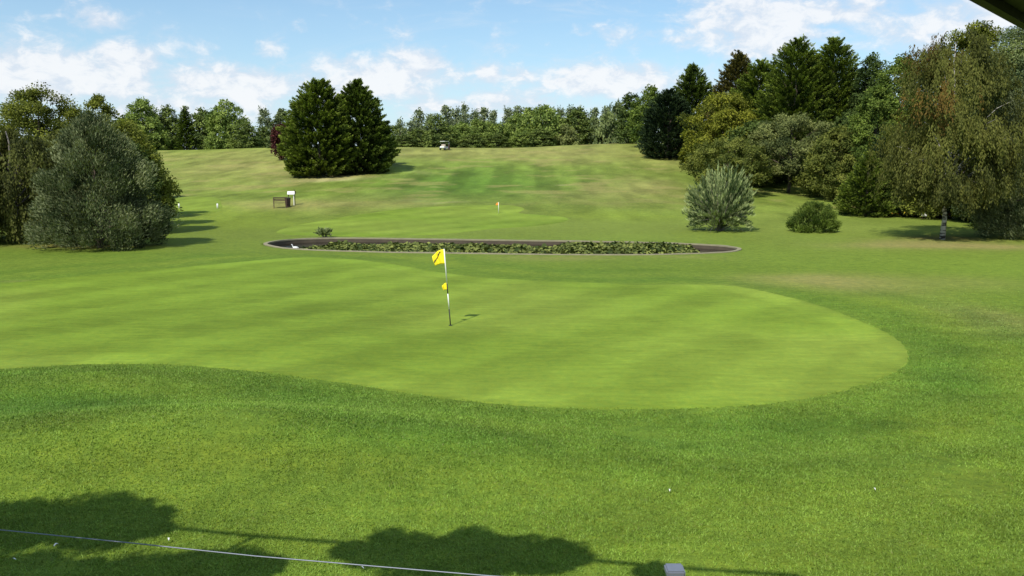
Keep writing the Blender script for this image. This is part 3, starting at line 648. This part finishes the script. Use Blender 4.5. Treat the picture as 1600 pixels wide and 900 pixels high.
T('broad_tree', 'grey-green leafy tree at the right edge reaching the lawn, right of the birch', 'tree', 1612, 378, 118, 170, 'dome', .04, 'willow', 'grey', Y=48, cover=3.3, minleaf=.15, rad=.2, clump=.5)
T('broad_tree', 'dark low bushy tree at the right edge behind the birch shadow', 'tree', 1570, 0, 262, 110, 'dome', .02, 'broad', 'oakdark', Y=56, cover=3)
P = hit(1472, 374)
drooping_tree('birch_tree', 'tall weeping birch with white trunk and brownish hanging twigs', 'tree', P, height_to(P, 40), 96*mpp(P), 'birch', 'birchrust', nstr=1950, per=40, spread_=.19, nbunch=85, strlen=(.04, .13), lf=.17, rad=.14, t0=.17, seed=23, parent_limbs=34, rustf=.09, prof='spread', shell=(.35, 1.05), floor=.155)

# ------------------------------------------------------------------ shrubs
def stem_shrub(name, label, P, H, R, lm, nst=260, per=70, lf=.16, asp=.22, seed=5):
    r = np.random.default_rng(seed); e = empty(name, P, label, 'shrub')
    a = r.random(nst)*6.283; el_ = np.arccos(r.random(nst)*.98); D0 = np.stack([np.sin(el_)*np.cos(a), np.sin(el_)*np.sin(a), np.cos(el_)], 1)
    ln = r.uniform(.74, .96, nst)*(1+.20*np.sin(2*el_))*(1-.05*np.cos(el_)**4)*np.where(np.cos(el_) > .2, 1, .92); idx = np.repeat(np.arange(nst), per); s_ = r.random(len(idx))**.55
    sc = np.array([R, R*.9, H]); B = D0*sc*ln[:, None]
    P_ = B[idx]*s_[:, None]; P_[:, 2] += .12+.10*H*np.sin(s_*3.1)*(1-D0[idx][:, 2]); P_ += r.normal(0, .032, P_.shape)
    D = unit(unit(B[idx])+np.array([0, 0, .45])+rdir(r, len(idx))*.38); Nr = unit(rdir(r, len(idx))*.8+B[idx]/R); L = lf*r.uniform(.7, 1.3, len(idx))
    ct = np.clip(r.normal(.45, .42, nst), 0, 1)
    leaf_obj('foliage', P_, D, Nr, L, L*asp, np.clip(ct[idx]*(.35+.75*s_)+r.normal(0, .12, len(idx)), 0, 1), LM[lm], e)  # tint darkens toward the middle: inner shade put into the leaf colour
    mb = MB()
    for j in range(0, nst, 5): mb.tube([(0, 0, -.05), B[j]*.45+np.array([0, 0, .1*H]), B[j]*.85], [.03, .018, .006], 5, False)
    mb.build('stems', M_GREYBARK, e); return e
P = hit(1124, 361)
stem_shrub('silver_shrub', 'silvery shrub of upright pale-leaved stems right of the pond', P, height_to(P, 256), 56*mpp(P), 'silver', nst=300, per=62, lf=.26, asp=.19)
P = hit(1271, 362)
tree('round_bush', 'small round dark green bush on the lawn left of the birch', 'shrub', P, height_to(P, 318), 35*mpp(P), 'dome', .0, 'willow', 'oak', cover=3.6, nlimb=8, rad=.04)
P = hit(506, 371)
stem_shrub('pale_plant', 'small pale blue-green plant behind the left end of the pond', P, .42, .5, 'silver', nst=50, per=16, lf=.16, asp=.35, seed=9)

# ------------------------------------------------------------------ pond plants
def lilies():
    r = np.random.default_rng(8); n = 48000
    xs = r.uniform(440, 1120, n); v = r.random(n)
    Pn = np.array(POND); lo, hi = Pn.min(0), Pn.max(0)
    X = r.uniform(lo[0], hi[0], n); Y = r.uniform(lo[1], hi[1], n)
    ok = inside(X, Y, offset(POND, -.15)); X, Y = X[ok], Y[ok]
    # column along the pond, 0..1 across from near bank
    pxx = CX+X/Y*F; nearY = np.interp(pxx, [400,450,600,800,1000,1100,1160], [hit(p, q).y for p, q in ((415,383),(450,388.5),(600,394.5),(800,397.5),(1000,398.5),(1100,396),(1155,390))])
    farY = np.interp(pxx, [400,450,600,800,1000,1100,1160], [hit(p, q).y for p, q in ((415,380),(450,375.5),(600,373),(800,375.7),(1000,379),(1100,382.5),(1155,388))])
    s = (Y-nearY)/(farY-nearY+1e-6)
    lim = np.interp(pxx, [455,480,520,700,860,885,1080,1100], [0,.45,.74,.72,.62,.95,.95,0]); lim = lim+(fbm(X*.9, Y*.9, 5, 3)-.5)*.5
    keep = (s < lim) & (fbm(X*.8, Y*1.2, 77, 3) > .30) & (pxx > 455) & (pxx < 1098)
    X, Y, pxx, s = X[keep], Y[keep], pxx[keep], s[keep]; n = len(X)
    hgt = np.interp(pxx, [455,860,900,1060,1095], [.05,.12,.21,.21,.08])*r.random(n)+.01
    rad = r.uniform(.07, .16, n)
    V = []; Fc = []; tt = []
    for i in range(n):
        a0 = r.random()*6.28; tx, ty = r.normal(0, .45, 2)+(hgt[i]*1.2*r.normal(), 0); b = len(V)
        for k in range(7):
            a = a0+k/7*5.9; dx, dy = rad[i]*math.cos(a), rad[i]*math.sin(a); V.append((X[i]+dx, Y[i]+dy-43, max(-.192, -.192+hgt[i]+dx*tx+dy*ty)))
        V.append((X[i], Y[i]-43, -.192+hgt[i]-.01)); Fc.append(tuple(range(b, b+8))); tt += [float(np.clip(r.random()**1.5+.45*(vnoise(X[i]*1.7, Y[i]*2.5, 66)-.5), 0, 1))]*8
    o = mesh_obj('water_lilies', V, Fc, LM['lily']); o.location = (0, 43, 0)
    a = o.data.attributes.new('tint', 'FLOAT', 'POINT'); a.data.foreach_set('value', np.array(tt, np.float32))
    tag(o, 'mat of lily leaves covering the near half of the long pond', 'water lilies', kind='stuff')
lilies()

# ------------------------------------------------------------------ small things on the course
M_WHITE = mat('white_paint', (.75, .75, .72), .5, noise=.08, nscale=6); M_WOOD = mat('dark_stained_wood', (.075, .042, .028), .75, noise=.35, nscale=6, bump=.4); M_BLACK = mat('black_rubber', (.02, .02, .02), .7, noise=.2); M_BIN = mat('dark_maroon_plastic', (.045, .018, .018), .55, noise=.15)
M_YEL = mat('yellow_nylon', (.86, .70, .012), .65, noise=.08, nscale=9); M_YELD = mat('black_print', (.02, .02, .015), .7); M_SEAT = mat('beige_vinyl', (.40, .34, .26), .6, noise=.1); M_METAL = mat('grey_metal', (.20, .22, .27), .45, .3, noise=.12, nscale=10)
M_RED = mat('orange_nylon', (.75, .30, .04), .7, noise=.1)

def flagstick(P, H, lean, wind, name, label, yflag=True):
    e = empty(name, P, label, 'flag')
    base = Vector((0, 0, 0)); topv = Vector((lean[0], lean[1], H))
    segs = [('black_band', 0, .22, M_BLACK), ('white_band', .22, .42, M_WHITE), ('black_band', .42, .55, M_BLACK), ('white_band', .55, 1.0, M_WHITE)] if yflag else [('pole', 0, 1, M_WHITE)]
    for nm, a, b, m in segs:
        mb = MB(); mb.tube([base.lerp(topv, a), base.lerp(topv, b)], .0155 if yflag else .02, 10); mb.build(nm, m, e, True)
    def cloth(nm, z_top, drop, length, m, seed, fold=1):
        nx, nz = 14, 10; V = []; Fc = []; r = random.Random(seed)
        ptop = base.lerp(topv, z_top/H); w = Vector((wind[0], wind[1], 0)).normalized(); side = Vector((-w.y, w.x, 0))
        for j in range(nz+1):
            for i in range(nx+1):
                s_ = i/nx; v = j/nz
                p = base.lerp(topv, (z_top-drop*v)/H)
                # the fly end sags and furls
                p = p+w*(length*s_*(1-.12*v)*(1-.25*s_))+side*(.05*math.sin(s_*7+v*1.5)*s_*fold+.03*math.sin(s_*13+v*4)*s_)+Vector((0, 0, -.22*s_*s_*length/.5*(.8-.4*v)-.10*s_*(1-v)*drop))
                V.append(p)
        for j in range(nz):
            for i in range(nx):
                a = j*(nx+1)+i; Fc.append((a, a+1, a+nx+2, a+nx+1))
        o = mesh_obj(nm, V, Fc, m, e, True); md = o.modifiers.new('thick', 'SOLIDIFY'); md.thickness = .004; return o
    return e, cloth, base, topv
Pf = hit(704, 509)
e, cloth, b0, t0_ = flagstick(Pf, 2.13, (-.155, 0.02), (-1, .30), 'flagstick', 'black and white banded flagstick with two yellow flags on the near green')
fl = cloth('flag', 2.12, .40, .44, M_YEL, 1)
mb = MB()                                                     # dark printed stroke across the flag
Vs = [v.co.copy() for v in fl.data.vertices]
def fpt(i, j, off): return Vs[j*15+i]+Vector((0, -off, 0))
strip = []
for k in range(10): strip.append((fpt(4+k if 4+k <= 14 else 14, min(10, int(1+k*.6)), .006), fpt(4+k if 4+k <= 14 else 14, min(10, int(2.2+k*.6)), .006)))
Vv = [p for q in strip for p in q]; mesh_obj('printed_mark', Vv, [(2*i, 2*i+1, 2*i+3, 2*i+2) for i in range(9)], M_YELD, fl)
cloth('small_flag', 1.20, .19, .17, M_YEL, 2, .6)
mb = MB(); mb.tube([(0, 0, -.02), (0, 0, .022)], .054, 20); cup = mb.build('hole_cup', M_BLACK, e)
P = hit(779, 334)
e2, cloth2, *_ = flagstick(P, height_to(P, 316), (0, 0), (-1, .1), 'flagstick', 'small white flagstick with orange flag on the far green', False)
cloth2('flag', height_to(P, 316)-.01, .22, .3, M_RED, 3)

# bench with bin, sign and post on the slope
P = hit(438, 325); s = mpp(P)
b = empty('bench', P, 'dark wooden bench on the dry slope facing the green', 'bench', rz=math.radians(16)); Lb = 21*s
mb = MB()
for i in range(4): mb.box((0, -.12+.12*i, .44), (Lb, .09, .035), bev=.008)
mb.build('seat', M_WOOD, b)
mb = MB()
for i in range(3): mb.box((0, .30+.03*i, .60+.13*i), (Lb, .03, .09), bev=.008)
mb.build('backrest', M_WOOD, b)
for sx in (-1, 1):
    mb = MB(); mb.box((sx*(Lb/2-.06), -.12, .30), (.07, .07, .62)); mb.build('leg', M_WOOD, b)
    mb = MB(); mb.box((sx*(Lb/2-.06), .28, .43), (.07, .07, .88)); mb.build('leg', M_WOOD, b)
    mb = MB(); mb.box((sx*(Lb/2-.06), .07, .635), (.08, .46, .045), bev=.01); mb.build('armrest', M_WOOD, b)
P = hit(450, 323)
b = empty('litter_bin', P, 'dark maroon litter bin at the right end of the bench', 'bin')
mb = MB(); mb.tube([(0, 0, 0), (0, 0, .72)], [.20, .25], 14); mb.build('body', M_BIN, b, False)
mb = MB(); mb.tube([(0, 0, .72), (0, 0, .77), (0, 0, .80)], [.27, .27, .16], 14); mb.build('rim', M_BLACK, b)
P = hit(453, 322)
b = empty('tee_sign', P+Vector((0, .5, 0)), 'white slanted sign board on two posts behind the bin', 'sign', rz=math.radians(8))
mb = MB(); mb.box((0, 0, 1.12), (.62, .05, .34), Matrix.Rotation(math.radians(-35), 3, 'X'), .01); mb.build('board', M_WHITE, b)
for sx in (-1, 1):
    mb = MB(); mb.box((sx*.22, .02, .5), (.06, .06, 1.1)); mb.build('post', M_WHITE if sx > 0 else M_WOOD, b)
P = hit(458, 321)
b = empty('ball_washer', P+Vector((.05, .5, 0)), 'dark thin ball washer on a post right of the white sign', 'ball washer')
mb = MB(); mb.tube([(0, 0, 0), (0, 0, 1.0)], .035, 8); mb.build('post', M_BLACK, b)
mb = MB(); mb.box((0, 0, 1.12), (.16, .16, .28), bev=.03); mb.tube([(0, 0, 1.2), (0, 0, 1.36)], .02, 6); mb.build('head', M_BIN, b)

# golf buggy on the skyline
P = at_y(695, 146)
g = empty('golf_buggy', P, 'white golf buggy with canopy parked on the hill crest before the treeline', 'golf buggy', rz=math.radians(-28)); g.scale = (.8, .8, .8)
mb = MB(); mb.box((0, .75, .55), (1.15, .75, .38), bev=.14); mb.box((0, -.75, .60), (1.15, .85, .42), bev=.1); mb.box((0, 0, .36), (1.1, 1.3, .12), bev=.03); mb.box((0, 1.02, .48), (1.0, .3, .26), bev=.08); mb.build('body', M_WHITE, g)
mb = MB(); mb.box((0, -.1, 1.83), (1.2, 1.75, .09), bev=.04); mb.build('canopy', M_WHITE, g)
for sx in (-1, 1):
    mb = MB(); mb.tube([(sx*.52, .62, .7), (sx*.54, .38, 1.8)], .022, 6); mb.build('canopy_post', M_BLACK, g)
    mb = MB(); mb.tube([(sx*.52, -.75, .8), (sx*.54, -.8, 1.8)], .022, 6); mb.build('canopy_post', M_BLACK, g)
    for sy in (-.85, .82):
        mb = MB(); mb.tube([(sx*.50, sy, .23), (sx*.70, sy, .23)], .23, 16); w = mb.build('wheel', M_BLACK, g)
        mb = MB(); mb.tube([(sx*.69, sy, .23), (sx*.712, sy, .23)], .12, 12); mb.build('rim', M_METAL, w)
mb = MB(); mb.box((0, -.25, .74), (1.05, .5, .14), bev=.05); mb.build('seat', M_SEAT, g)
mb = MB(); mb.box((0, -.5, 1.02), (1.05, .12, .42), bev=.05); mb.build('backrest', M_SEAT, g)
mb = MB(); mb.tube([(-.25, .55, .8), (-.25, .3, 1.0)], .02, 6); mb.tube([(-.25+.16*math.cos(k*.5236), .29+.05*math.sin(k*.5236), 1.0+.15*math.sin(k*.5236)) for k in range(13)], .014, 5, False); mb.build('steering_wheel', M_BLACK, g)
bg_ = empty('golf_bag', P+Vector((.75, -.9, .0)), 'dark golf bag standing right of the white buggy', 'golf bag')
mb = MB(); mb.tube([(0, 0, .05), (.06, 0, .95)], [.13, .15], 12); mb.build('bag', M_BIN, bg_)
mb = MB()
for k in range(5): mb.tube([(.05, .0, .9), (.05+.05*(k-2), .03*(k % 2), 1.16+.03*k)], .012, 5)
mb.build('clubs', M_METAL, bg_)

for i, (px, py, lb) in enumerate([(280, 326, 'white tee marker post, left one on the small tee'), (340, 326, 'white tee marker post, right one at the edge of the small tee')]):
    P = hit(px, py); mb = MB(); mb.tube([(0, 0, -.05), (0, 0, .40), (0, 0, .44)], [.07, .07, .03], 10); o = mb.build('tee_marker', M_WHITE, None, True); o.location = P; tag(o, lb, 'tee marker', 'white tee markers')

# white bird on the pond
P = hit(459, 384)
def bird():
    import bmesh
    skel = [((-.30, 0, .10), .03), ((-.18, 0, .09), .10), ((0, 0, .09), .15), ((.16, 0, .12), .11), ((.24, 0, .24), .045), ((.26, 0, .36), .036), ((.30, 0, .42), .05), ((.38, 0, .40), .018)]
    me = bpy.data.meshes.new('swan'); me.from_pydata([p for p, _ in skel], [(i, i+1) for i in range(len(skel)-1)], [])
    o = bpy.data.objects.new('swan', me); COL.objects.link(o); sk = o.modifiers.new('skin', 'SKIN'); me.materials.append(M_WHITE)
    if not me.skin_vertices: me.skin_vertices.new()
    for i, (_, q) in enumerate(skel): me.skin_vertices[0].data[i].radius = (q, q)
    me.skin_vertices[0].data[2].use_root = True
    o.modifiers.new('sub', 'SUBSURF').render_levels = 2; return o
o = bird(); o.location = (P.x, P.y+.35, -.21); o.rotation_euler = (0, 0, math.radians(200)); o.scale = (.6, .6, .6)
tag(o, 'small white water bird on the dark open water at the left end of the pond', 'bird')

# flower bed behind the birch and its sign
def flowers(cx, py, rx, ry, n, seed, label, name):
    r = np.random.default_rng(seed); c = hit(cx, py); X = r.normal(0, rx*mpp(c)*.5, n); Y = r.normal(0, ry, n); Z = r.uniform(.05, .42, n)
    gz_ = zf(X+c.x, Y+c.y)-c.z; P_ = np.stack([X, Y, Z+gz_], 1)
    return leaf_obj(name, P_, unit(rdir(r, n)+np.array([0, 0, .7])), unit(rdir(r, n)+np.array([0, -.6, .6])), r.uniform(.12, .22, n), r.uniform(.06, .12, n), r.random(n), None, None), c
M_FLOW = leaf_mat('yellow_red_flowers', (.42, .10, .02), (.50, .42, .04), .2); LM['low'] = leaf_mat('bed_leaves', (.06, .09, .02), (.20, .22, .05), .25)
for cx, py, rx, n, lb in ((1446, 339, 44, 900, 'yellow and orange flower bed with the white sign, left of the birch trunk'), (1530, 331, 40, 700, 'orange flower bed in the shade right of the birch trunk')):
    c = hit(cx, py); e = empty('flower_bed', c, lb, 'flower bed')
    for part, m, k in (('blooms', M_FLOW, .35), ('leaves', LM['low'], 1.0)):
        r = np.random.default_rng(cx+n); q = int(n*k); X = r.normal(0, rx*mpp(c)*.5, q); Y = r.normal(0, .8, q); Z = r.uniform(.05, .40, q)+(.1 if part == 'blooms' else 0)
        leaf_obj(part, np.stack([X, Y, Z+zf(X+c.x, Y+c.y)-c.z], 1), unit(rdir(r, q)+np.array([0, 0, .7])), unit(rdir(r, q)+np.array([0, -.6, .6])), r.uniform(.12, .24, q), r.uniform(.07, .13, q), r.random(q), m, e)['kind'] = 'stuff'
P = hit(1444, 343)
b = empty('bed_sign', P, 'small plain white sign board in the flower bed left of the birch trunk', 'sign')
mb = MB(); mb.box((0, 0, .36), (.46, .04, .26), Matrix.Rotation(math.radians(-15), 3, 'X'), .008); mb.build('board', M_WHITE, b)
mb = MB(); mb.box((-.12, .04, .13), (.04, .04, .30)); mb.build('stake', M_WOOD, b)
mb = MB(); mb.box((.12, .04, .13), (.04, .04, .30)); mb.build('stake', M_WOOD, b)

# pale feathers and leaves on the near lawn
for px, py, lb in ((88, 857, 'white feather on the grass in the lower left corner'), (264, 848, 'small pale feather beside the shadow edge, lower left'), (1046, 771, 'pale fallen leaf alone on the lawn below the big green'), (566, 893, 'pale scrap on the grass at the bottom edge'), (1366, 769, 'tiny pale leaf on the lawn at lower right'), (22, 880, 'pale scrap in the shade at the lower left corner')):
    P = hit(px, py); r = random.Random(px); a = r.random()*3.1; V = []; n = 9
    for i in range(n):
        s_ = i/(n-1); w = .010*math.sin(math.pi*min(1, s_*.95+.05)); x = (s_-.5)*.065; V += [(x*math.cos(a)-w*math.sin(a), x*math.sin(a)+w*math.cos(a), .045+.02*math.sin(s_*3)), (x*math.cos(a)+w*math.sin(a), x*math.sin(a)-w*math.cos(a), .04+.02*math.sin(s_*3))]
    o = mesh_obj('feather', V, [(2*i, 2*i+1, 2*i+3, 2*i+2) for i in range(n-1)], M_WHITE); o.location = P; tag(o, lb, 'feather', 'pale feathers and leaves on the near lawn')

# ------------------------------------------------------------------ clubhouse end: cable, post, eave, unseen shadow-casting rail and leaves
def above(px, py, h):                                        # point at height h along a line of sight
    d = ray(px, py); t = (h-HC)/d.z; return Vector((d.x*t, d.y*t, h))
def lift(px, py, h):                                         # point at height h whose shadow falls on that ground point
    g_ = hit(px, py); k = (h-g_.z)/TO_SUN.z; return g_+TO_SUN*k
wire = [above(px, py, h) for px, py, h in ((-260, 808, 1.06), (0, 828, 1.0), (200, 848, .965), (400, 869, .94), (600, 886, .93), (755, 899, .94), (900, 909, .97), (1054, 912, 1.0))]
mb = MB(); mb.tube(wire, .0055, 6); o = mb.build('cable', M_METAL, None, True); tag(o, 'thin pale cable crossing the lower left of the lawn', 'cable')
def post(P, label):
    e = empty('fence_post', (P.x, P.y, 0), label, 'post'); h = P.z
    mb = MB(); mb.box((0, 0, h/2-.05), (.10, .10, h+.05), bev=.01); mb.build('shaft', M_WOOD, e)
    mb = MB(); mb.box((0, 0, h+.01), (.16, .16, .06), bev=.015); mb.build('cap', M_METAL, e)
pp = above(1054, 893, 1.0); post(pp, 'post with pale grey square cap at the bottom edge of the lawn')
pq = wire[0].copy(); post(pq, 'fence post past the left edge holding the cable')

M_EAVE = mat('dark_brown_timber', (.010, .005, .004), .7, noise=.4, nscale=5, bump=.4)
def eave():
    e = empty('veranda_roof', (0, 0, 5.0), 'dark timber roof eave cutting the top right corner', 'roof')
    a = Vector(above(1508, -3, 5.0)); b = Vector(above(1600, 47, 5.0)); d = (b-a); d.z = 0; d.normalize(); n = Vector((d.y, -d.x, 0))
    far_ = b+d*.45; near_ = a-d*4.2
    def prism(p, q, w0, w1, z0, z1_, name, m):
        V = []
        for z in (z0, z1_):
            for c in (p+n*w0, q+n*w0, q+n*w1, p+n*w1): V.append((c.x, c.y, z-5.0))
        return mesh_obj(name, V, [(0,3,2,1),(4,5,6,7),(0,1,5,4),(1,2,6,5),(2,3,7,6),(3,0,4,7)], m, e)
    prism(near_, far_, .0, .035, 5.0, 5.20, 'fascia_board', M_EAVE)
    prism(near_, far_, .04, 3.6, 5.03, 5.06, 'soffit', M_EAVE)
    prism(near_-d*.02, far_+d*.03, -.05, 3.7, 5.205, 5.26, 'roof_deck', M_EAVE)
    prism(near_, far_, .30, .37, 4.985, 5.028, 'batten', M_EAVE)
eave()
cl = empty('clubhouse', (0, -1.8, 0), 'brown clubhouse wall behind the viewpoint with dark roof', 'building')
M_BRICK = mat('clubhouse_brick', (.22, .12, .08), .9, noise=.3, nscale=12, bump=.4)
mb = MB(); mb.box((0, -4, 3.4), (34, 8, 6.9)); mb.build('wall', M_BRICK, cl)
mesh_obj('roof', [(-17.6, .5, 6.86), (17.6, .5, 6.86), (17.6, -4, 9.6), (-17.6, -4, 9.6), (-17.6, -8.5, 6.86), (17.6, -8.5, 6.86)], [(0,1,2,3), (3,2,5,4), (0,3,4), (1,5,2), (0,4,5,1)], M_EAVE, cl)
mb = MB(); mb.box((0, .82, 2.9), (34, 1.6, .16)); mb.build('balcony_floor', M_WOOD, cl)
HV = 6.5
line = [lift(px, py, HV) for px, py in ((-80, 800), (120, 812), (250, 823), (400, 838), (560, 850), (750, 862), (930, 876), (1040, 886), (1250, 900))]  # unseen rail added overhead, laid out from the line of its lawn shadow
fr = empty('shadow_rail', (line[0].x, line[0].y, HV), 'unseen overhead rail on bracket arms, added above the view to throw the thin line shadow', 'shadow caster')
mb = MB(); mb.tube([p-line[0] for p in line], .034, 8); mb.build('rail', M_WOOD, fr)
for i in (0, 3, 7):
    mb = MB(); mb.tube([line[i]-line[0], line[i]-line[0]+Vector((-.9, -1.4, .0)), line[i]-line[0]+Vector((-1.6, -7, -.2))], [.03, .045, .05], 8); mb.build('bracket_arm', M_WOOD, fr)
def shadow_clump(cx, cy, rx_px, dep, hgt, label, seed):  # unseen leaf clumps added overhead, shaped to cast the foreground shadows
    c = lift(cx, cy, HV-.1); g_ = hit(cx, cy); rx = rx_px*mpp(g_); r = np.random.default_rng(seed); e = empty('shadow_leaves', c, label, 'plant', 'unseen leaf clumps added overhead to cast the lawn shadows')
    nc = 70; X = np.linspace(-1, 1, nc)+r.normal(0, .05, nc); k = np.sqrt(np.clip(1-np.abs(X)**3, .05, 1)); C = np.stack([X*rx, r.normal(0, dep*.42, nc)*k-X*rx*.08, r.normal(0, hgt*.3, nc)*k], 1)
    per = 520; idx = np.repeat(np.arange(nc), per); n = len(idx); q = rdir(r, n)*(r.random(n)**.5)[:, None]*np.array([.26, .22, .24])*min(1, rx/.8)*((.45+.6*k)*r.uniform(.5, 1.5, nc))[idx][:, None]
    leaf_obj('leaves', C[idx]+q, rdir(r, n), rdir(r, n), r.uniform(.06, .11, n), r.uniform(.04, .07, n), r.random(n), LM['oak'], e)
    mb = MB(); mb.tube([(-rx, 0, 0), (-rx*.5, .04, .05), (0, -.03, -.04), (rx*.5, .03, .05), (rx, 0, 0)], .02, 6); mb.build('stem', M_BARK, e)
shadow_clump(85, 818, 172, .5, .62, 'unseen leaf clump added on the overhead rail for its shadow, leftmost', 1)
shadow_clump(722, 866, 176, .42, .42, 'unseen leaf clump added on the overhead rail for its shadow, middle', 2)
shadow_clump(1022, 893, 20, .07, .09, 'small unseen leaf tuft added for its shadow at the right end of the overhead rail', 3)
shadow_clump(80, 902, 330, .42, .3, 'unseen leaf clump added for its shadow nearest the building, left part of the rail', 4)
shadow_clump(330, 886, 90, .2, .2, 'unseen leaf clump added for its shadow over the left bracket arm', 5)

# ------------------------------------------------------------------ real blades on the near rough
def blades():
    r = np.random.default_rng(77); n = 760000
    Y = 7.6+(r.random(n)**1.15)*22; X = (r.random(n)*2-1)*(Y*.66+1.2)
    ok = ~inside(X, Y, offset(GREEN, .0)) & ~(inside(X, Y, offset(GREEN, .25)) & (r.random(n) < .6)) & (r.random(n) > .97*sst(Y, 13, 29)) & (fbm(X/2.2, Y/2.2, 15, 3) > r.random(n)*.2+.15); X, Y = X[ok], Y[ok]; n = len(X)
    Z = zf(X, Y); c = turf(X, Y)*(1.12+.6*r.random(n))[:, None]*(.8+.5*fbm(X*2.2, Y*2.2, 91, 3))[:, None]
    yl = r.random(n) < .05; c[yl] = c[yl]*.5+np.array((.20, .19, .06))*.6
    h = r.uniform(.014, .036, n)*(.6+.8*fbm(X*1.3, Y*1.3, 55, 3)); a = r.random(n)*6.283; w = r.uniform(.004, .008, n)*(.7+Y/14)
    tip = np.stack([r.normal(0, .018, n), r.normal(0, .018, n), h], 1); s_ = np.stack([np.cos(a)*w, np.sin(a)*w, 0*a], 1); B = np.stack([X, Y, Z-.003], 1)
    V = np.empty((n, 3, 3), np.float32); V[:, 0] = B-s_; V[:, 1] = B+s_; V[:, 2] = B+tip
    me = bpy.data.meshes.new('grass'); me.vertices.add(n*3); me.vertices.foreach_set('co', V.ravel()); me.loops.add(n*3); me.loops.foreach_set('vertex_index', np.arange(n*3, dtype=np.int32)); me.polygons.add(n); me.polygons.foreach_set('loop_start', (np.arange(n)*3).astype(np.int32)); me.update(calc_edges=True)
    at = me.color_attributes.new('turf', 'FLOAT_COLOR', 'POINT'); q = np.ones((n, 3, 4), np.float32); q[..., :3] = c[:, None, :]; at.data.foreach_set('color', q.ravel())
    m = bpy.data.materials.new('grass_blades'); m.use_nodes = True; t = m.node_tree; p = t.nodes['Principled BSDF']; an = t.nodes.new('ShaderNodeAttribute'); an.attribute_name = 'turf'
    t.links.new(an.outputs['Color'], p.inputs['Base Color']); p.inputs['Roughness'].default_value = .6; p.inputs['Specular IOR Level'].default_value = .3
    tr = t.nodes.new('ShaderNodeBsdfTranslucent'); t.links.new(an.outputs['Color'], tr.inputs[0]); ms = t.nodes.new('ShaderNodeMixShader'); ms.inputs[0].default_value = .3
    t.links.new(p.outputs[0], ms.inputs[1]); t.links.new(tr.outputs[0], ms.inputs[2]); t.links.new(ms.outputs[0], t.nodes['Material Output'].inputs[0])
    me.materials.append(m); o = bpy.data.objects.new('grass', me); COL.objects.link(o); tag(o, 'short mown rough grass of the near lawn', 'grass', kind='stuff')
blades()
